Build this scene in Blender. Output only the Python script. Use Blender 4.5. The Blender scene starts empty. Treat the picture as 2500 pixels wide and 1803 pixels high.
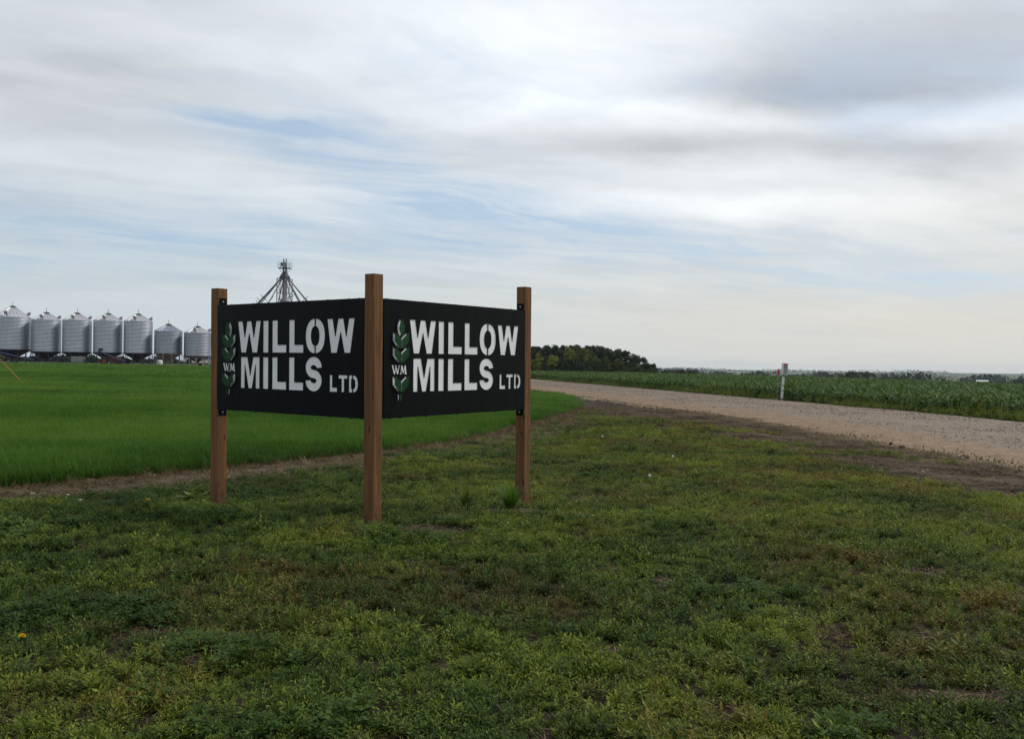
import bpy, bmesh, math, random
import numpy as np
from mathutils import Vector, Matrix, Euler

random.seed(7)
rng = np.random.default_rng(11)
R = math.radians
scene = bpy.context.scene
col = scene.collection

# ------------------------------------------------------------------ camera
F_PX, PW = 2172.0, 2500.0
cam_d = bpy.data.cameras.new('camera')
cam = bpy.data.objects.new('camera', cam_d)
col.objects.link(cam)
cam_d.sensor_fit = 'HORIZONTAL'
cam_d.sensor_width = 36.0
cam_d.lens = 36.0 * F_PX / PW
cam_d.clip_start = 0.05
cam_d.clip_end = 30000
EYE = 1.58
cam.matrix_world = (Matrix.Translation((0, 0, EYE)) @ Matrix.Rotation(R(90) - 0.0030, 4, 'X')
                    @ Matrix.Rotation(0.015, 4, 'Z'))
scene.camera = cam

# ------------------------------------------------------------------ exposure
vs = scene.view_settings
vs.view_transform = 'Standard'
vs.look = 'None'
vs.exposure = 0.30
vs.gamma = 1.0
vs.use_curve_mapping = False
scene.cycles.use_denoising = True
scene.cycles.max_bounces = 4
scene.cycles.transparent_max_bounces = 6
scene.cycles.volume_bounces = 0

# ------------------------------------------------------------------ node helper
class N:
    def __init__(s, tree):
        s.t = tree; s.n = tree.nodes; s.l = tree.links
    def new(s, typ, **kw):
        n = s.n.new(typ)
        for k, v in kw.items(): setattr(n, k, v)
        return n
    def put(s, node, key, v):
        sock = node.inputs[key]
        if hasattr(v, 'is_linked') and hasattr(v, 'node'): s.l.new(v, sock)
        else: sock.default_value = v
    def math(s, op, a, b=0.0, c=0.0, clamp=False):
        n = s.new('ShaderNodeMath', operation=op, use_clamp=clamp)
        s.put(n, 0, a); s.put(n, 1, b)
        if op in ('MULTIPLY_ADD', 'SMOOTH_MIN', 'SMOOTH_MAX', 'COMPARE'): s.put(n, 2, c)
        return n.outputs[0]
    def vmath(s, op, a, b=(0, 0, 0)):
        n = s.new('ShaderNodeVectorMath', operation=op)
        s.put(n, 0, a)
        if op == 'SCALE': s.put(n, 'Scale', b)
        else: s.put(n, 1, b)
        return n.outputs['Value'] if op in ('DOT_PRODUCT', 'LENGTH') else n.outputs[0]
    def mix(s, fac, a, b, blend='MIX'):
        n = s.new('ShaderNodeMix', data_type='RGBA', blend_type=blend)
        s.put(n, 'Factor', fac)
        for key, v in ((6, a), (7, b)):
            if isinstance(v, (tuple, list)) and len(v) == 3: v = (*v, 1)
            s.put(n, key, v)
        return n.outputs[2]
    def noise(s, vec, scale, detail=4, rough=0.5, dist=0.0, out=0):
        n = s.new('ShaderNodeTexNoise')
        if vec is not None: s.put(n, 'Vector', vec)
        s.put(n, 'Scale', scale); s.put(n, 'Detail', detail); s.put(n, 'Roughness', rough); s.put(n, 'Distortion', dist)
        return n.outputs[out]
    def voronoi(s, vec, scale, out='Distance', feature='F1'):
        n = s.new('ShaderNodeTexVoronoi', feature=feature)
        if vec is not None: s.put(n, 'Vector', vec)
        s.put(n, 'Scale', scale)
        return n.outputs[out]
    def ramp(s, fac, lo, hi, a=0.0, b=1.0, smooth=True):
        n = s.new('ShaderNodeMapRange', interpolation_type='SMOOTHSTEP' if smooth else 'LINEAR')
        s.put(n, 0, fac); s.put(n, 1, lo); s.put(n, 2, hi); s.put(n, 3, a); s.put(n, 4, b)
        return n.outputs[0]
    def xyz(s, x, y, z):
        n = s.new('ShaderNodeCombineXYZ'); s.put(n, 0, x); s.put(n, 1, y); s.put(n, 2, z)
        return n.outputs[0]
    def sep(s, v):
        n = s.new('ShaderNodeSeparateXYZ'); s.put(n, 0, v)
        return n.outputs
    def mapv(s, v, loc=(0, 0, 0), rot=(0, 0, 0), scale=(1, 1, 1)):
        n = s.new('ShaderNodeMapping'); s.put(n, 0, v); s.put(n, 1, loc); s.put(n, 2, rot); s.put(n, 3, scale)
        return n.outputs[0]
    def attr(s, name, typ='GEOMETRY', out='Fac'):
        n = s.new('ShaderNodeAttribute', attribute_name=name, attribute_type=typ)
        return n.outputs[out]

# ------------------------------------------------------------------ world: thin cloud sky
SUN_AZ, SUN_EL = R(66), R(44)          # azimuth clockwise from the view direction (+Y)
world = bpy.data.worlds.new('World')
scene.world = world
world.use_nodes = True
w = N(world.node_tree)
for nd in list(w.n): w.n.remove(nd)
sky = w.new('ShaderNodeTexSky', sky_type='NISHITA', sun_disc=False)
sky.sun_elevation = SUN_EL
sky.sun_rotation = SUN_AZ
sky.air_density = 1.0
sky.dust_density = 2.5
d = w.vmath('NORMALIZE', w.new('ShaderNodeTexCoord').outputs['Generated'])
dx, dy, dz = w.sep(d)
zc = w.math('MAXIMUM', dz, 0.0)
zz = w.math('ADD', zc, 0.07)
plane = w.xyz(w.math('DIVIDE', dx, zz), w.math('DIVIDE', dy, zz), 0.0)
# cloud layer seen in perspective: long streaks across the view, warped
pl_w = w.vmath('ADD', plane, w.vmath('SCALE', w.vmath('SUBTRACT', w.noise(plane, 0.8, 4, 0.55, 0, 1), (0.5, 0.5, 0.5)), 0.9))
pw_ = w.mapv(w.mapv(pl_w, rot=(0, 0, R(-26))), scale=(0.55, 0.95, 1))
n_big = w.noise(pw_, 0.9, 6, 0.55, 0.2)
n_mid = w.noise(w.mapv(pw_, loc=(7.3, 2.1, 0)), 1.5, 7, 0.52, 0.15)
n_fine = w.noise(w.mapv(pw_, loc=(3.7, 9.1, 0), scale=(0.7, 1.5, 1)), 3.4, 8, 0.58, 0.2)
# particular gaps and darker banks of this sky, as directions (tangent of azimuth, tangent of elevation)
front = w.ramp(dy, 0.02, 0.25)
ys = w.math('MAXIMUM', dy, 0.05)
tuv0 = w.xyz(w.math('DIVIDE', dx, ys), w.math('DIVIDE', dz, ys), 0.0)
warp = w.vmath('MULTIPLY', w.vmath('SUBTRACT', w.noise(w.mapv(tuv0, scale=(0.9, 1.7, 1)), 4.2, 4, 0.55, 0.1, 1), (0.5, 0.5, 0.5)), (0.26, 0.08, 0))
tuv = w.vmath('ADD', tuv0, warp)
def blob(px, py, rx, ry, tilt=0.0):
    c = ((px - 1250) / F_PX, (895 + (px - 1250) * 0.015 - py) / F_PX, 0)
    v = w.vmath('SUBTRACT', tuv, c)
    if tilt:
        v = w.mapv(v, rot=(0, 0, tilt))
    v = w.vmath('MULTIPLY', v, (F_PX / rx, F_PX / ry, 0))
    return w.math('MULTIPLY', w.math('EXPONENT', w.math('MULTIPLY', w.vmath('DOT_PRODUCT', v, v), -1.0)), front)
def total(items):
    acc = None
    for wgt, *b in items:
        t = w.math('MULTIPLY', blob(*b), wgt)
        acc = t if acc is None else w.math('ADD', acc, t)
    return acc
gaps = total([(1.0, 640, 300, 240, 40, 0.10), (0.7, 850, 400, 380, 60, 0.12), (0.95, 1230, 535, 380, 55, 0.10),
              (0.55, 150, 540, 420, 90, 0.05), (0.55, 1750, 615, 900, 60, 0.03), (0.4, 700, 620, 700, 70, 0.0),
              (0.35, 2200, 690, 600, 45, 0.0)])
darks = total([(0.6, 2330, 120, 460, 130, 0.0), (0.75, 2050, 225, 330, 60, 0.0), (0.55, 1980, 345, 460, 46, -0.03),
               (0.35, 1560, 345, 340, 28, 0.0), (0.22, 1750, 458, 260, 18, 0.0), (0.35, 330, 190, 520, 60, 0.05),
               (0.3, 60, 330, 300, 200, 0.0), (0.4, 2450, 380, 240, 60, 0.0)])
brights = total([(0.7, 1330, 40, 480, 150, 0.0), (0.75, 2380, 262, 420, 38, -0.08), (0.6, 1700, 500, 650, 60, -0.02),
                 (0.45, 1600, 270, 500, 40, 0.0), (0.3, 1000, 180, 500, 90, 0.1), (0.3, 500, 470, 600, 70, 0.12)])
gap_f = w.math('ADD', w.ramp(n_big, 0.50, 0.30, 0.0, 0.55), w.math('MULTIPLY', gaps, w.ramp(n_fine, 0.32, 0.66, 1.25, 0.55)))
gap_f = w.math('MINIMUM', w.math('MULTIPLY', gap_f, w.ramp(zc, 0.0, 0.12, 0.25, 1.0)), 1.0)
lum = w.math('ADD', 1.0, w.math('MULTIPLY', w.math('SUBTRACT', n_mid, 0.5), 0.42))
lum = w.math('ADD', lum, w.math('MULTIPLY', w.math('SUBTRACT', n_fine, 0.5), 0.20))
lum = w.math('ADD', lum, w.math('MULTIPLY', brights, 0.38))
lum = w.math('SUBTRACT', lum, w.math('MULTIPLY', w.math('MULTIPLY', darks, w.ramp(n_mid, 0.3, 0.65, 1.25, 0.6)), 0.42))
lum = w.math('ADD', 1.0, w.math('MULTIPLY', w.math('SUBTRACT', lum, 1.0), w.ramp(zc, 0.01, 0.14, 0.12, 1.0)))
side = w.ramp(dx, -0.45, 0.45)
low = w.mix(side, (0.50, 0.555, 0.575), (0.595, 0.58, 0.535))
high = w.mix(side, (0.57, 0.605, 0.635), (0.665, 0.69, 0.715))
veil = w.mix(w.ramp(zc, 0.03, 0.26), low, high)
veil = w.mix(1.0, veil, w.xyz(lum, lum, lum), 'MULTIPLY')
# darker banks turn blue-grey
veil = w.mix(w.math('MINIMUM', w.math('MULTIPLY', darks, 0.25), 0.5), veil, (0.45, 0.475, 0.515))
sky_c = w.mix(1.0, sky.outputs[0], (0.11, 0.11, 0.11), 'MULTIPLY')
blue = w.mix(0.62, sky_c, (0.38, 0.51, 0.66))
skycol = w.mix(w.math('MULTIPLY', gap_f, 0.92), veil, blue)
bg = w.new('ShaderNodeBackground')
w.put(bg, 'Color', skycol)
w.put(bg, 'Strength', 1.0)
wo = w.new('ShaderNodeOutputWorld')
w.l.new(bg.outputs[0], wo.inputs['Surface'])
world.cycles.sampling_method = 'MANUAL'
world.cycles.sample_map_resolution = 512

# ------------------------------------------------------------------ sun behind thin cloud
sl = bpy.data.lights.new('sun', 'SUN')
sl.energy = 1.5
sl.angle = R(14)
sl.color = (1.0, 0.95, 0.87)
sun = bpy.data.objects.new('sun', sl)
col.objects.link(sun)
to_sun = Vector((math.sin(SUN_AZ) * math.cos(SUN_EL), math.cos(SUN_AZ) * math.cos(SUN_EL), math.sin(SUN_EL)))
sun.rotation_euler = to_sun.to_track_quat('Z', 'Y').to_euler()
sun.location = (0, 0, 60)

# ------------------------------------------------------------------ materials
M = {}
def material(name):
    m = bpy.data.materials.new(name)
    m.use_nodes = True
    n = N(m.node_tree)
    b = n.n['Principled BSDF']
    M[name] = m
    return m, n, b
def objco(n): return n.new('ShaderNodeTexCoord').outputs['Object']
def bump(n, b, h, strength=0.4, dist=0.01):
    k = n.new('ShaderNodeBump'); n.put(k, 'Strength', strength); n.put(k, 'Distance', dist); n.put(k, 'Height', h)
    n.l.new(k.outputs[0], b.inputs['Normal'])
def simple(name, c1, c2=None, rough=0.6, metal=0.0, scale=6.0, bstr=0.0, spec=0.5):
    m, n, b = material(name)
    v = objco(n)
    f = n.noise(v, scale, 5, 0.6)
    n.put(b, 'Base Color', n.mix(n.ramp(f, 0.3, 0.7), c1, c2 or tuple(x * 0.8 for x in c1)))
    n.put(b, 'Roughness', rough); n.put(b, 'Metallic', metal)
    n.put(b, 'Specular IOR Level', spec)
    if bstr: bump(n, b, f, bstr)
    return m

def wood():
    m, n, b = material('post_wood')
    v = objco(n)
    rnd = n.new('ShaderNodeObjectInfo').outputs['Random']
    v = n.vmath('ADD', v, n.xyz(n.math('MULTIPLY', rnd, 9.0), n.math('MULTIPLY', rnd, 5.0), n.math('MULTIPLY', rnd, 7.0)))
    g = n.noise(n.mapv(v, scale=(38, 38, 1.3)), 1.0, 6, 0.62, 0.6)
    g2 = n.noise(n.mapv(v, scale=(110, 110, 4)), 1.0, 4, 0.6)
    blot = n.noise(n.mapv(v, scale=(6, 6, 1.6)), 1.0, 4, 0.6)
    kn = n.voronoi(n.mapv(v, scale=(7, 7, 2.6)), 1.0)
    knot = n.ramp(kn, 0.13, 0.06)
    c = n.mix(n.ramp(g, 0.32, 0.7), (0.088, 0.042, 0.017), (0.205, 0.102, 0.040))
    c = n.mix(n.ramp(blot, 0.35, 0.75, 0.0, 0.55), c, (0.140, 0.066, 0.024))
    c = n.mix(n.ramp(g2, 0.55, 0.8, 0.0, 0.4), c, (0.055, 0.028, 0.015))
    c = n.mix(n.math('MULTIPLY', knot, 0.85), c, (0.035, 0.016, 0.008))
    # weathered grey streaks, and soil splashed up the foot
    grey = n.noise(n.mapv(v, scale=(14, 14, 0.9)), 1.0, 5, 0.65)
    c = n.mix(n.ramp(grey, 0.55, 0.82, 0, 0.45), c, (0.115, 0.092, 0.070))
    zl = n.sep(objco(n))[2]
    mud = n.math('MULTIPLY', n.ramp(zl, 0.38, 0.0), n.ramp(n.noise(v, 22.0, 5, 0.65), 0.42, 0.66))
    c = n.mix(n.math('MULTIPLY', mud, 0.8), c, (0.048, 0.034, 0.024))
    n.put(b, 'Base Color', c)
    n.put(b, 'Roughness', 0.78); n.put(b, 'Specular IOR Level', 0.25)
    bump(n, b, n.math('ADD', g, n.math('MULTIPLY', g2, 0.5)), 0.5, 0.004)
wood()
simple('crack', (0.012, 0.006, 0.004), rough=0.95)

def panel_black():
    m, n, b = material('panel_black')
    v = objco(n)
    f = n.noise(v, 3.0, 6, 0.65)
    s = n.noise(n.mapv(v, scale=(9, 9, 0.8)), 1.6, 6, 0.62)
    n.put(b, 'Base Color', n.mix(n.ramp(s, 0.35, 0.8), (0.0030, 0.0044, 0.0052), (0.0064, 0.0082, 0.0092)))
    n.put(b, 'Roughness', n.ramp(f, 0.3, 0.7, 0.34, 0.48, False))
    n.put(b, 'Specular IOR Level', 0.08)
    bump(n, b, n.noise(v, 1.5, 2, 0.5), 0.15, 0.02)
panel_black()
def letter_white():
    m, n, b = material('letter_white')
    v = objco(n)
    f = n.noise(v, 5.0, 6, 0.65)
    dirt = n.noise(n.mapv(v, scale=(9, 9, 1.2)), 1.0, 5, 0.65)
    c = n.mix(n.ramp(f, 0.3, 0.75), (0.80, 0.81, 0.82), (0.70, 0.72, 0.74))
    c = n.mix(n.ramp(dirt, 0.62, 0.85, 0.0, 0.35), c, (0.45, 0.45, 0.43))
    n.put(b, 'Base Color', c); n.put(b, 'Roughness', 0.55)
letter_white()
simple('leaf_green_paint', (0.014, 0.062, 0.022), (0.009, 0.044, 0.016), 0.6, scale=5, spec=0.12)
simple('bolt_metal', (0.42, 0.42, 0.41), (0.3, 0.3, 0.3), 0.45, 0.8)

def galvanized(name, tone, streak=1.0):
    m, n, b = material(name)
    v = objco(n)
    rnd = n.new('ShaderNodeObjectInfo').outputs['Random']
    x, y, z = n.sep(v)
    ring = n.noise(n.xyz(0, 0, n.math('MULTIPLY', z, 1.1)), 1.0, 1, 0.5)
    vs_ = n.noise(n.mapv(v, scale=(1.5, 1.5, 0.12)), 1.2, 5, 0.6)
    fine = n.noise(v, 5.0, 5, 0.6)
    f = n.math('ADD', n.math('MULTIPLY', vs_, 0.6 * streak), n.math('ADD', n.math('MULTIPLY', ring, 0.25), n.math('MULTIPLY', fine, 0.08)))
    n.put(b, 'Base Color', n.mix(n.ramp(f, 0.28, 0.62), tuple(t * 0.80 for t in tone), tone))
    n.put(b, 'Metallic', 0.9)
    n.put(b, 'Roughness', 0.46)
galvanized('galvanized', (0.47, 0.51, 0.56))
galvanized('galvanized_dull', (0.36, 0.39, 0.45))
galvanized('roof_steel', (0.66, 0.67, 0.69), 0.5)
simple('blue_paint', (0.020, 0.032, 0.085), (0.014, 0.02, 0.05), 0.5, scale=3)
simple('hopper_dark', (0.022, 0.026, 0.042), (0.015, 0.018, 0.03), 0.6, scale=3)
simple('dark_steel', (0.045, 0.05, 0.06), (0.03, 0.033, 0.04), 0.55, 0.3, scale=3)
simple('grey_steel', (0.27, 0.285, 0.305), (0.20, 0.21, 0.23), 0.5, 0.4, scale=2)
simple('tower_steel', (0.115, 0.12, 0.13), (0.085, 0.09, 0.10), 0.5, 0.3, scale=2)
simple('red_paint', (0.22, 0.028, 0.02), (0.14, 0.02, 0.015), 0.5, scale=4)
simple('rubber', (0.018, 0.018, 0.018), (0.028, 0.026, 0.024), 0.9, scale=5)
simple('white_paint', (0.72, 0.73, 0.72), (0.62, 0.63, 0.62), 0.45, scale=3)
simple('tank_grey', (0.22, 0.235, 0.235), (0.17, 0.18, 0.185), 0.6, scale=2)
simple('glass_dark', (0.02, 0.025, 0.03), rough=0.12)
simple('marker_white', (0.60, 0.61, 0.58), (0.46, 0.47, 0.44), 0.6, scale=9)
simple('marker_grey', (0.23, 0.26, 0.235), (0.17, 0.195, 0.175), 0.6, scale=9)
simple('marker_red', (0.42, 0.028, 0.030), (0.30, 0.02, 0.022), 0.5, scale=9)
simple('post_galv', (0.22, 0.25, 0.25), (0.15, 0.17, 0.17), 0.5, 0.5, scale=5)
simple('orange_rod', (0.48, 0.17, 0.035), (0.36, 0.12, 0.03), 0.55, scale=5)
simple('bark', (0.075, 0.060, 0.048), (0.045, 0.036, 0.03), 0.9, scale=4, bstr=0.5)
simple('stone_pale', (0.42, 0.39, 0.35), (0.28, 0.25, 0.22), 0.85, scale=20)
simple('yellow_petal', (0.75, 0.52, 0.02), (0.62, 0.40, 0.015), 0.6, scale=30)
simple('seed_fluff', (0.72, 0.72, 0.70), (0.6, 0.6, 0.58), 0.9, scale=30)
simple('ink_dark', (0.03, 0.03, 0.03), rough=0.7)

def foliage(name, dark, mid, light, rust, inst=True, transl=0.28, rough=0.6, spec=0.2, tw=0.75):
    """leaves: vertex attribute 'tip' (young growth; low values also paint shade inside weeds), instance attributes 'tint' (yellowness) and 'rust'"""
    m, n, b = material(name)
    typ = 'INSTANCER' if inst else 'GEOMETRY'
    tip = n.attr('tip')
    tint = n.attr('tint', typ)
    ru = n.attr('rust', typ)
    f = n.math('ADD', n.math('MULTIPLY', tip, 0.55), n.math('MULTIPLY', tint, tw))
    c = n.mix(n.ramp(f, 0.05, 0.55, smooth=False), dark, mid)
    c = n.mix(n.ramp(f, 0.5, 1.1, smooth=False), c, light)
    c = n.mix(ru, c, rust)
    n.put(b, 'Base Color', c); n.put(b, 'Roughness', rough); n.put(b, 'Specular IOR Level', spec)
    tr = n.new('ShaderNodeBsdfTranslucent')
    n.put(tr, 'Color', n.mix(1.0, c, (1.25, 1.25, 0.7), 'MULTIPLY'))
    ms = n.new('ShaderNodeMixShader')
    n.put(ms, 0, transl)
    n.l.new(b.outputs[0], ms.inputs[1]); n.l.new(tr.outputs[0], ms.inputs[2])
    n.l.new(ms.outputs[0], n.n['Material Output'].inputs['Surface'])
foliage('weed_leaf', (0.007, 0.018, 0.004), (0.054, 0.098, 0.014), (0.215, 0.250, 0.029), (0.150, 0.090, 0.026), transl=0.2)
foliage('clover_leaf', (0.012, 0.032, 0.006), (0.040, 0.084, 0.012), (0.090, 0.140, 0.024), (0.07, 0.06, 0.02), spec=0.15)
foliage('crop_blade', (0.018, 0.048, 0.006), (0.052, 0.128, 0.014), (0.115, 0.205, 0.028), (0.10, 0.10, 0.03), transl=0.35)
foliage('corn_leaf', (0.016, 0.042, 0.009), (0.038, 0.084, 0.017), (0.080, 0.130, 0.030), (0.16, 0.16, 0.05), transl=0.3, rough=0.6, spec=0.14)
foliage('tree_leaf', (0.016, 0.026, 0.011), (0.040, 0.062, 0.018), (0.190, 0.215, 0.028), (0.06, 0.05, 0.03), inst=False, transl=0.3, tw=1.0)
foliage('straw', (0.10, 0.072, 0.040), (0.20, 0.150, 0.085), (0.36, 0.29, 0.18), (0.09, 0.05, 0.025), transl=0.1, rough=0.7)
def tree_leaf_obj():
    """tree leaves with the tint taken from each object's own properties"""
    m = M['tree_leaf']; n = N(m.node_tree)
    for nd in n.n:
        if nd.bl_idname == 'ShaderNodeAttribute' and nd.attribute_name in ('tint', 'rust'):
            nd.attribute_type = 'OBJECT'
tree_leaf_obj()

def ground_mat():
    m, n, b = material('ground_soil')
    pos = n.new('ShaderNodeNewGeometry').outputs['Position']
    x, y, z = n.sep(pos)
    zone = n.new('ShaderNodeAttribute', attribute_name='zone').outputs['Color']
    zr, zg, zb = n.new('ShaderNodeSeparateColor').outputs[:3]
    sc = n.n[-1]; n.l.new(zone, sc.inputs[0])
    f1 = n.noise(pos, 1.7, 6, 0.62)
    f2 = n.noise(pos, 14.0, 6, 0.65)
    f3 = n.noise(pos, 60.0, 4, 0.65)
    soil = n.mix(n.ramp(f2, 0.3, 0.7), (0.012, 0.008, 0.006), (0.034, 0.022, 0.014))  # soil colour lowered to carry the shade in gaps between weeds
    soil = n.mix(n.ramp(f1, 0.45, 0.75, 0, 0.5), soil, (0.045, 0.028, 0.018))
    soil = n.mix(n.ramp(f3, 0.64, 0.76, 0, 0.5), soil, (0.13, 0.10, 0.066))
    straw = n.mix(n.ramp(f3, 0.35, 0.7), (0.034, 0.022, 0.014), (0.110, 0.076, 0.046))
    straw = n.mix(n.ramp(f2, 0.38, 0.60, 0, 0.9), straw, (0.026, 0.017, 0.011))
    tan = n.mix(n.ramp(f2, 0.3, 0.75), (0.17, 0.115, 0.072), (0.26, 0.19, 0.125))
    mulch = n.mix(n.ramp(f3, 0.35, 0.65), (0.020, 0.013, 0.009), (0.070, 0.046, 0.030))
    c = n.mix(sc.outputs[0], soil, straw)
    c = n.mix(sc.outputs[1], c, mulch)
    c = n.mix(sc.outputs[2], c, tan)
    # distant cropland: a patchwork of strips
    ff = n.voronoi(n.mapv(pos, rot=(0, 0, 0.2), scale=(0.0016, 0.0030, 0)), 1.0, 'Color')
    fr, fg, fb = n.sep(ff)
    far = n.mix(n.ramp(fr, 0.25, 0.6), (0.045, 0.075, 0.028), (0.095, 0.110, 0.045))
    far = n.mix(n.ramp(fg, 0.72, 0.78), far, (0.16, 0.155, 0.08))
    far = n.mix(n.ramp(n.noise(pos, 0.02, 4, 0.6), 0.4, 0.7, 0, 0.5), far, (0.05, 0.075, 0.035))
    rr = n.vmath('LENGTH', n.xyz(x, y, 0))
    c = n.mix(n.ramp(rr, 190, 330), c, far)
    n.put(b, 'Base Color', c); n.put(b, 'Roughness', 0.95); n.put(b, 'Specular IOR Level', 0.15)
    bump(n, b, n.math('ADD', f2, n.math('MULTIPLY', f3, 0.5)), 0.8, 0.03)
ground_mat()
def road_mat():
    m, n, b = material('road_gravel')
    pos = n.new('ShaderNodeNewGeometry').outputs['Position']
    k = n.attr('shoulder')
    f0 = n.noise(n.mapv(pos, scale=(1.0, 0.16, 1)), 0.55, 4, 0.6)
    f1 = n.noise(pos, 2.2, 5, 0.6)
    v1 = n.voronoi(pos, 34.0, 'Color')
    v2 = n.voronoi(pos, 17.0, 'Color')
    va, vb, vc = n.sep(v1)
    wa, wb, wc = n.sep(v2)
    g = n.mix(va, (0.140, 0.102, 0.074), (0.285, 0.220, 0.168))
    g = n.mix(n.ramp(wa, 0.78, 0.86, 0, 0.75), g, (0.085, 0.07, 0.06))
    g = n.mix(n.ramp(wb, 0.90, 0.95, 0, 0.6), g, (0.34, 0.30, 0.27))
    g = n.mix(n.ramp(f1, 0.4, 0.75, 0, 0.35), g, (0.24, 0.185, 0.15))
    t = n.mix(n.ramp(f1, 0.3, 0.75), (0.185, 0.125, 0.078), (0.275, 0.195, 0.125))
    t = n.mix(n.ramp(wc, 0.86, 0.92, 0, 0.6), t, (0.13, 0.09, 0.06))
    kk = n.math('ADD', k, n.math('MULTIPLY', n.math('SUBTRACT', n.noise(pos, 0.8, 5, 0.65), 0.5), 0.75))
    kk = n.math('ADD', kk, n.math('MULTIPLY', n.math('SUBTRACT', f0, 0.5), 0.6))
    # packed wheel tracks, fine and pale, along the road
    tr_ = n.attr('track')
    packed = n.mix(n.ramp(f1, 0.3, 0.7), (0.21, 0.160, 0.122), (0.275, 0.212, 0.165))
    g = n.mix(n.math('MULTIPLY', tr_, n.ramp(f0, 0.3, 0.6, 0.2, 0.6)), g, packed)
    n.put(b, 'Base Color', n.mix(n.ramp(kk, 0.35, 0.65), g, t))
    n.put(b, 'Roughness', 0.92); n.put(b, 'Specular IOR Level', 0.2)
    bump(n, b, n.math('ADD', va, wa), 0.6, 0.03)
road_mat()

# ------------------------------------------------------------------ mesh helpers
class MB:
    """collects geometry for ONE mesh object"""
    def __init__(s): s.v = []; s.f = []
    def add(s, vs, fs):
        o = len(s.v); s.v += [tuple(p) for p in vs]; s.f += [tuple(i + o for i in f) for f in fs]; return s
    def box(s, x0, x1, y0, y1, z0, z1):
        return s.add([(x0, y0, z0), (x1, y0, z0), (x1, y1, z0), (x0, y1, z0), (x0, y0, z1), (x1, y0, z1), (x1, y1, z1), (x0, y1, z1)],
                     [(0, 3, 2, 1), (4, 5, 6, 7), (0, 1, 5, 4), (1, 2, 6, 5), (2, 3, 7, 6), (3, 0, 4, 7)])
    def tube(s, a, b, r0, r1=None, n=8, caps=True):
        r1 = r0 if r1 is None else r1
        a = Vector(a); b = Vector(b); q = (b - a).to_track_quat('Z', 'Y')
        vs = []
        for p, r in ((a, r0), (b, r1)):
            for i in range(n):
                t = 2 * math.pi * i / n
                vs.append(p + q @ Vector((r * math.cos(t), r * math.sin(t), 0)))
        fs = [(i, (i + 1) % n, n + (i + 1) % n, n + i) for i in range(n)]
        if caps: fs += [tuple(range(n - 1, -1, -1)), tuple(range(n, 2 * n))]
        return s.add(vs, fs)
    def path(s, pts, rad, n=7):
        for i in range(len(pts) - 1):
            s.tube(pts[i], pts[i + 1], rad[i], rad[i + 1], n, caps=(i == 0 or i == len(pts) - 2))
        return s
    def lathe(s, prof, n=24, c=(0, 0, 0), rfun=None):
        vs, fs = [], []
        for r, z in prof:
            for i in range(n):
                t = 2 * math.pi * i / n
                rr = r * (rfun(i) if rfun else 1)
                vs.append((c[0] + rr * math.cos(t), c[1] + rr * math.sin(t), c[2] + z))
        for k in range(len(prof) - 1):
            for i in range(n):
                j = (i + 1) % n
                fs.append((k * n + i, k * n + j, (k + 1) * n + j, (k + 1) * n + i))
        return s.add(vs, fs)
    def build(s, name, mat, parent=None, smooth=False, bevel=0.0):
        me = bpy.data.meshes.new(name)
        me.from_pydata(s.v, [], s.f); me.update()
        if bevel:
            bm = bmesh.new(); bm.from_mesh(me)
            bmesh.ops.bevel(bm, geom=list(bm.edges), offset=bevel, segments=2, affect='EDGES', profile=0.6)
            bm.to_mesh(me); bm.free()
        me.materials.append(M[mat])
        if smooth: me.polygons.foreach_set('use_smooth', [True] * len(me.polygons))
        return link(name, me, parent)
def link(name, me, parent=None):
    o = bpy.data.objects.new(name, me); col.objects.link(o)
    if parent: o.parent = parent
    return o
def tag(o, label=None, cat=None, group=None, kind=None):
    for k, v in (('label', label), ('category', cat), ('group', group), ('kind', kind)):
        if v: o[k] = v
    return o
def empty(name, loc, rz=0.0):
    o = bpy.data.objects.new(name, None); col.objects.link(o)
    o.location = loc; o.rotation_euler = (0, 0, rz); o.empty_display_size = 0.2
    return o
def copy_tree(o, parent=None):
    c = o.copy(); col.objects.link(c)
    if parent: c.parent = parent
    for ch in list(o.children): copy_tree(ch, c)
    return c
def mesh_np(name, verts, faces, mat, attrs=None, smooth=False):
    """verts (n,3); faces (m,k) int array with k corners"""
    me = bpy.data.meshes.new(name)
    verts = np.asarray(verts, np.float32); faces = np.asarray(faces, np.int32)
    k = faces.shape[1]
    me.vertices.add(len(verts)); me.vertices.foreach_set('co', verts.ravel())
    me.loops.add(faces.size); me.loops.foreach_set('vertex_index', faces.ravel())
    me.polygons.add(len(faces)); me.polygons.foreach_set('loop_start', np.arange(0, faces.size, k, dtype=np.int32))
    me.update(calc_edges=True)
    for an, typ, data in (attrs or []):
        a = me.attributes.new(an, typ, 'POINT')
        a.data.foreach_set('color' if 'COLOR' in typ else 'value', np.asarray(data, np.float32).ravel())
    if mat: me.materials.append(M[mat])
    if smooth: me.polygons.foreach_set('use_smooth', np.ones(len(faces), bool))
    return me

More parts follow.
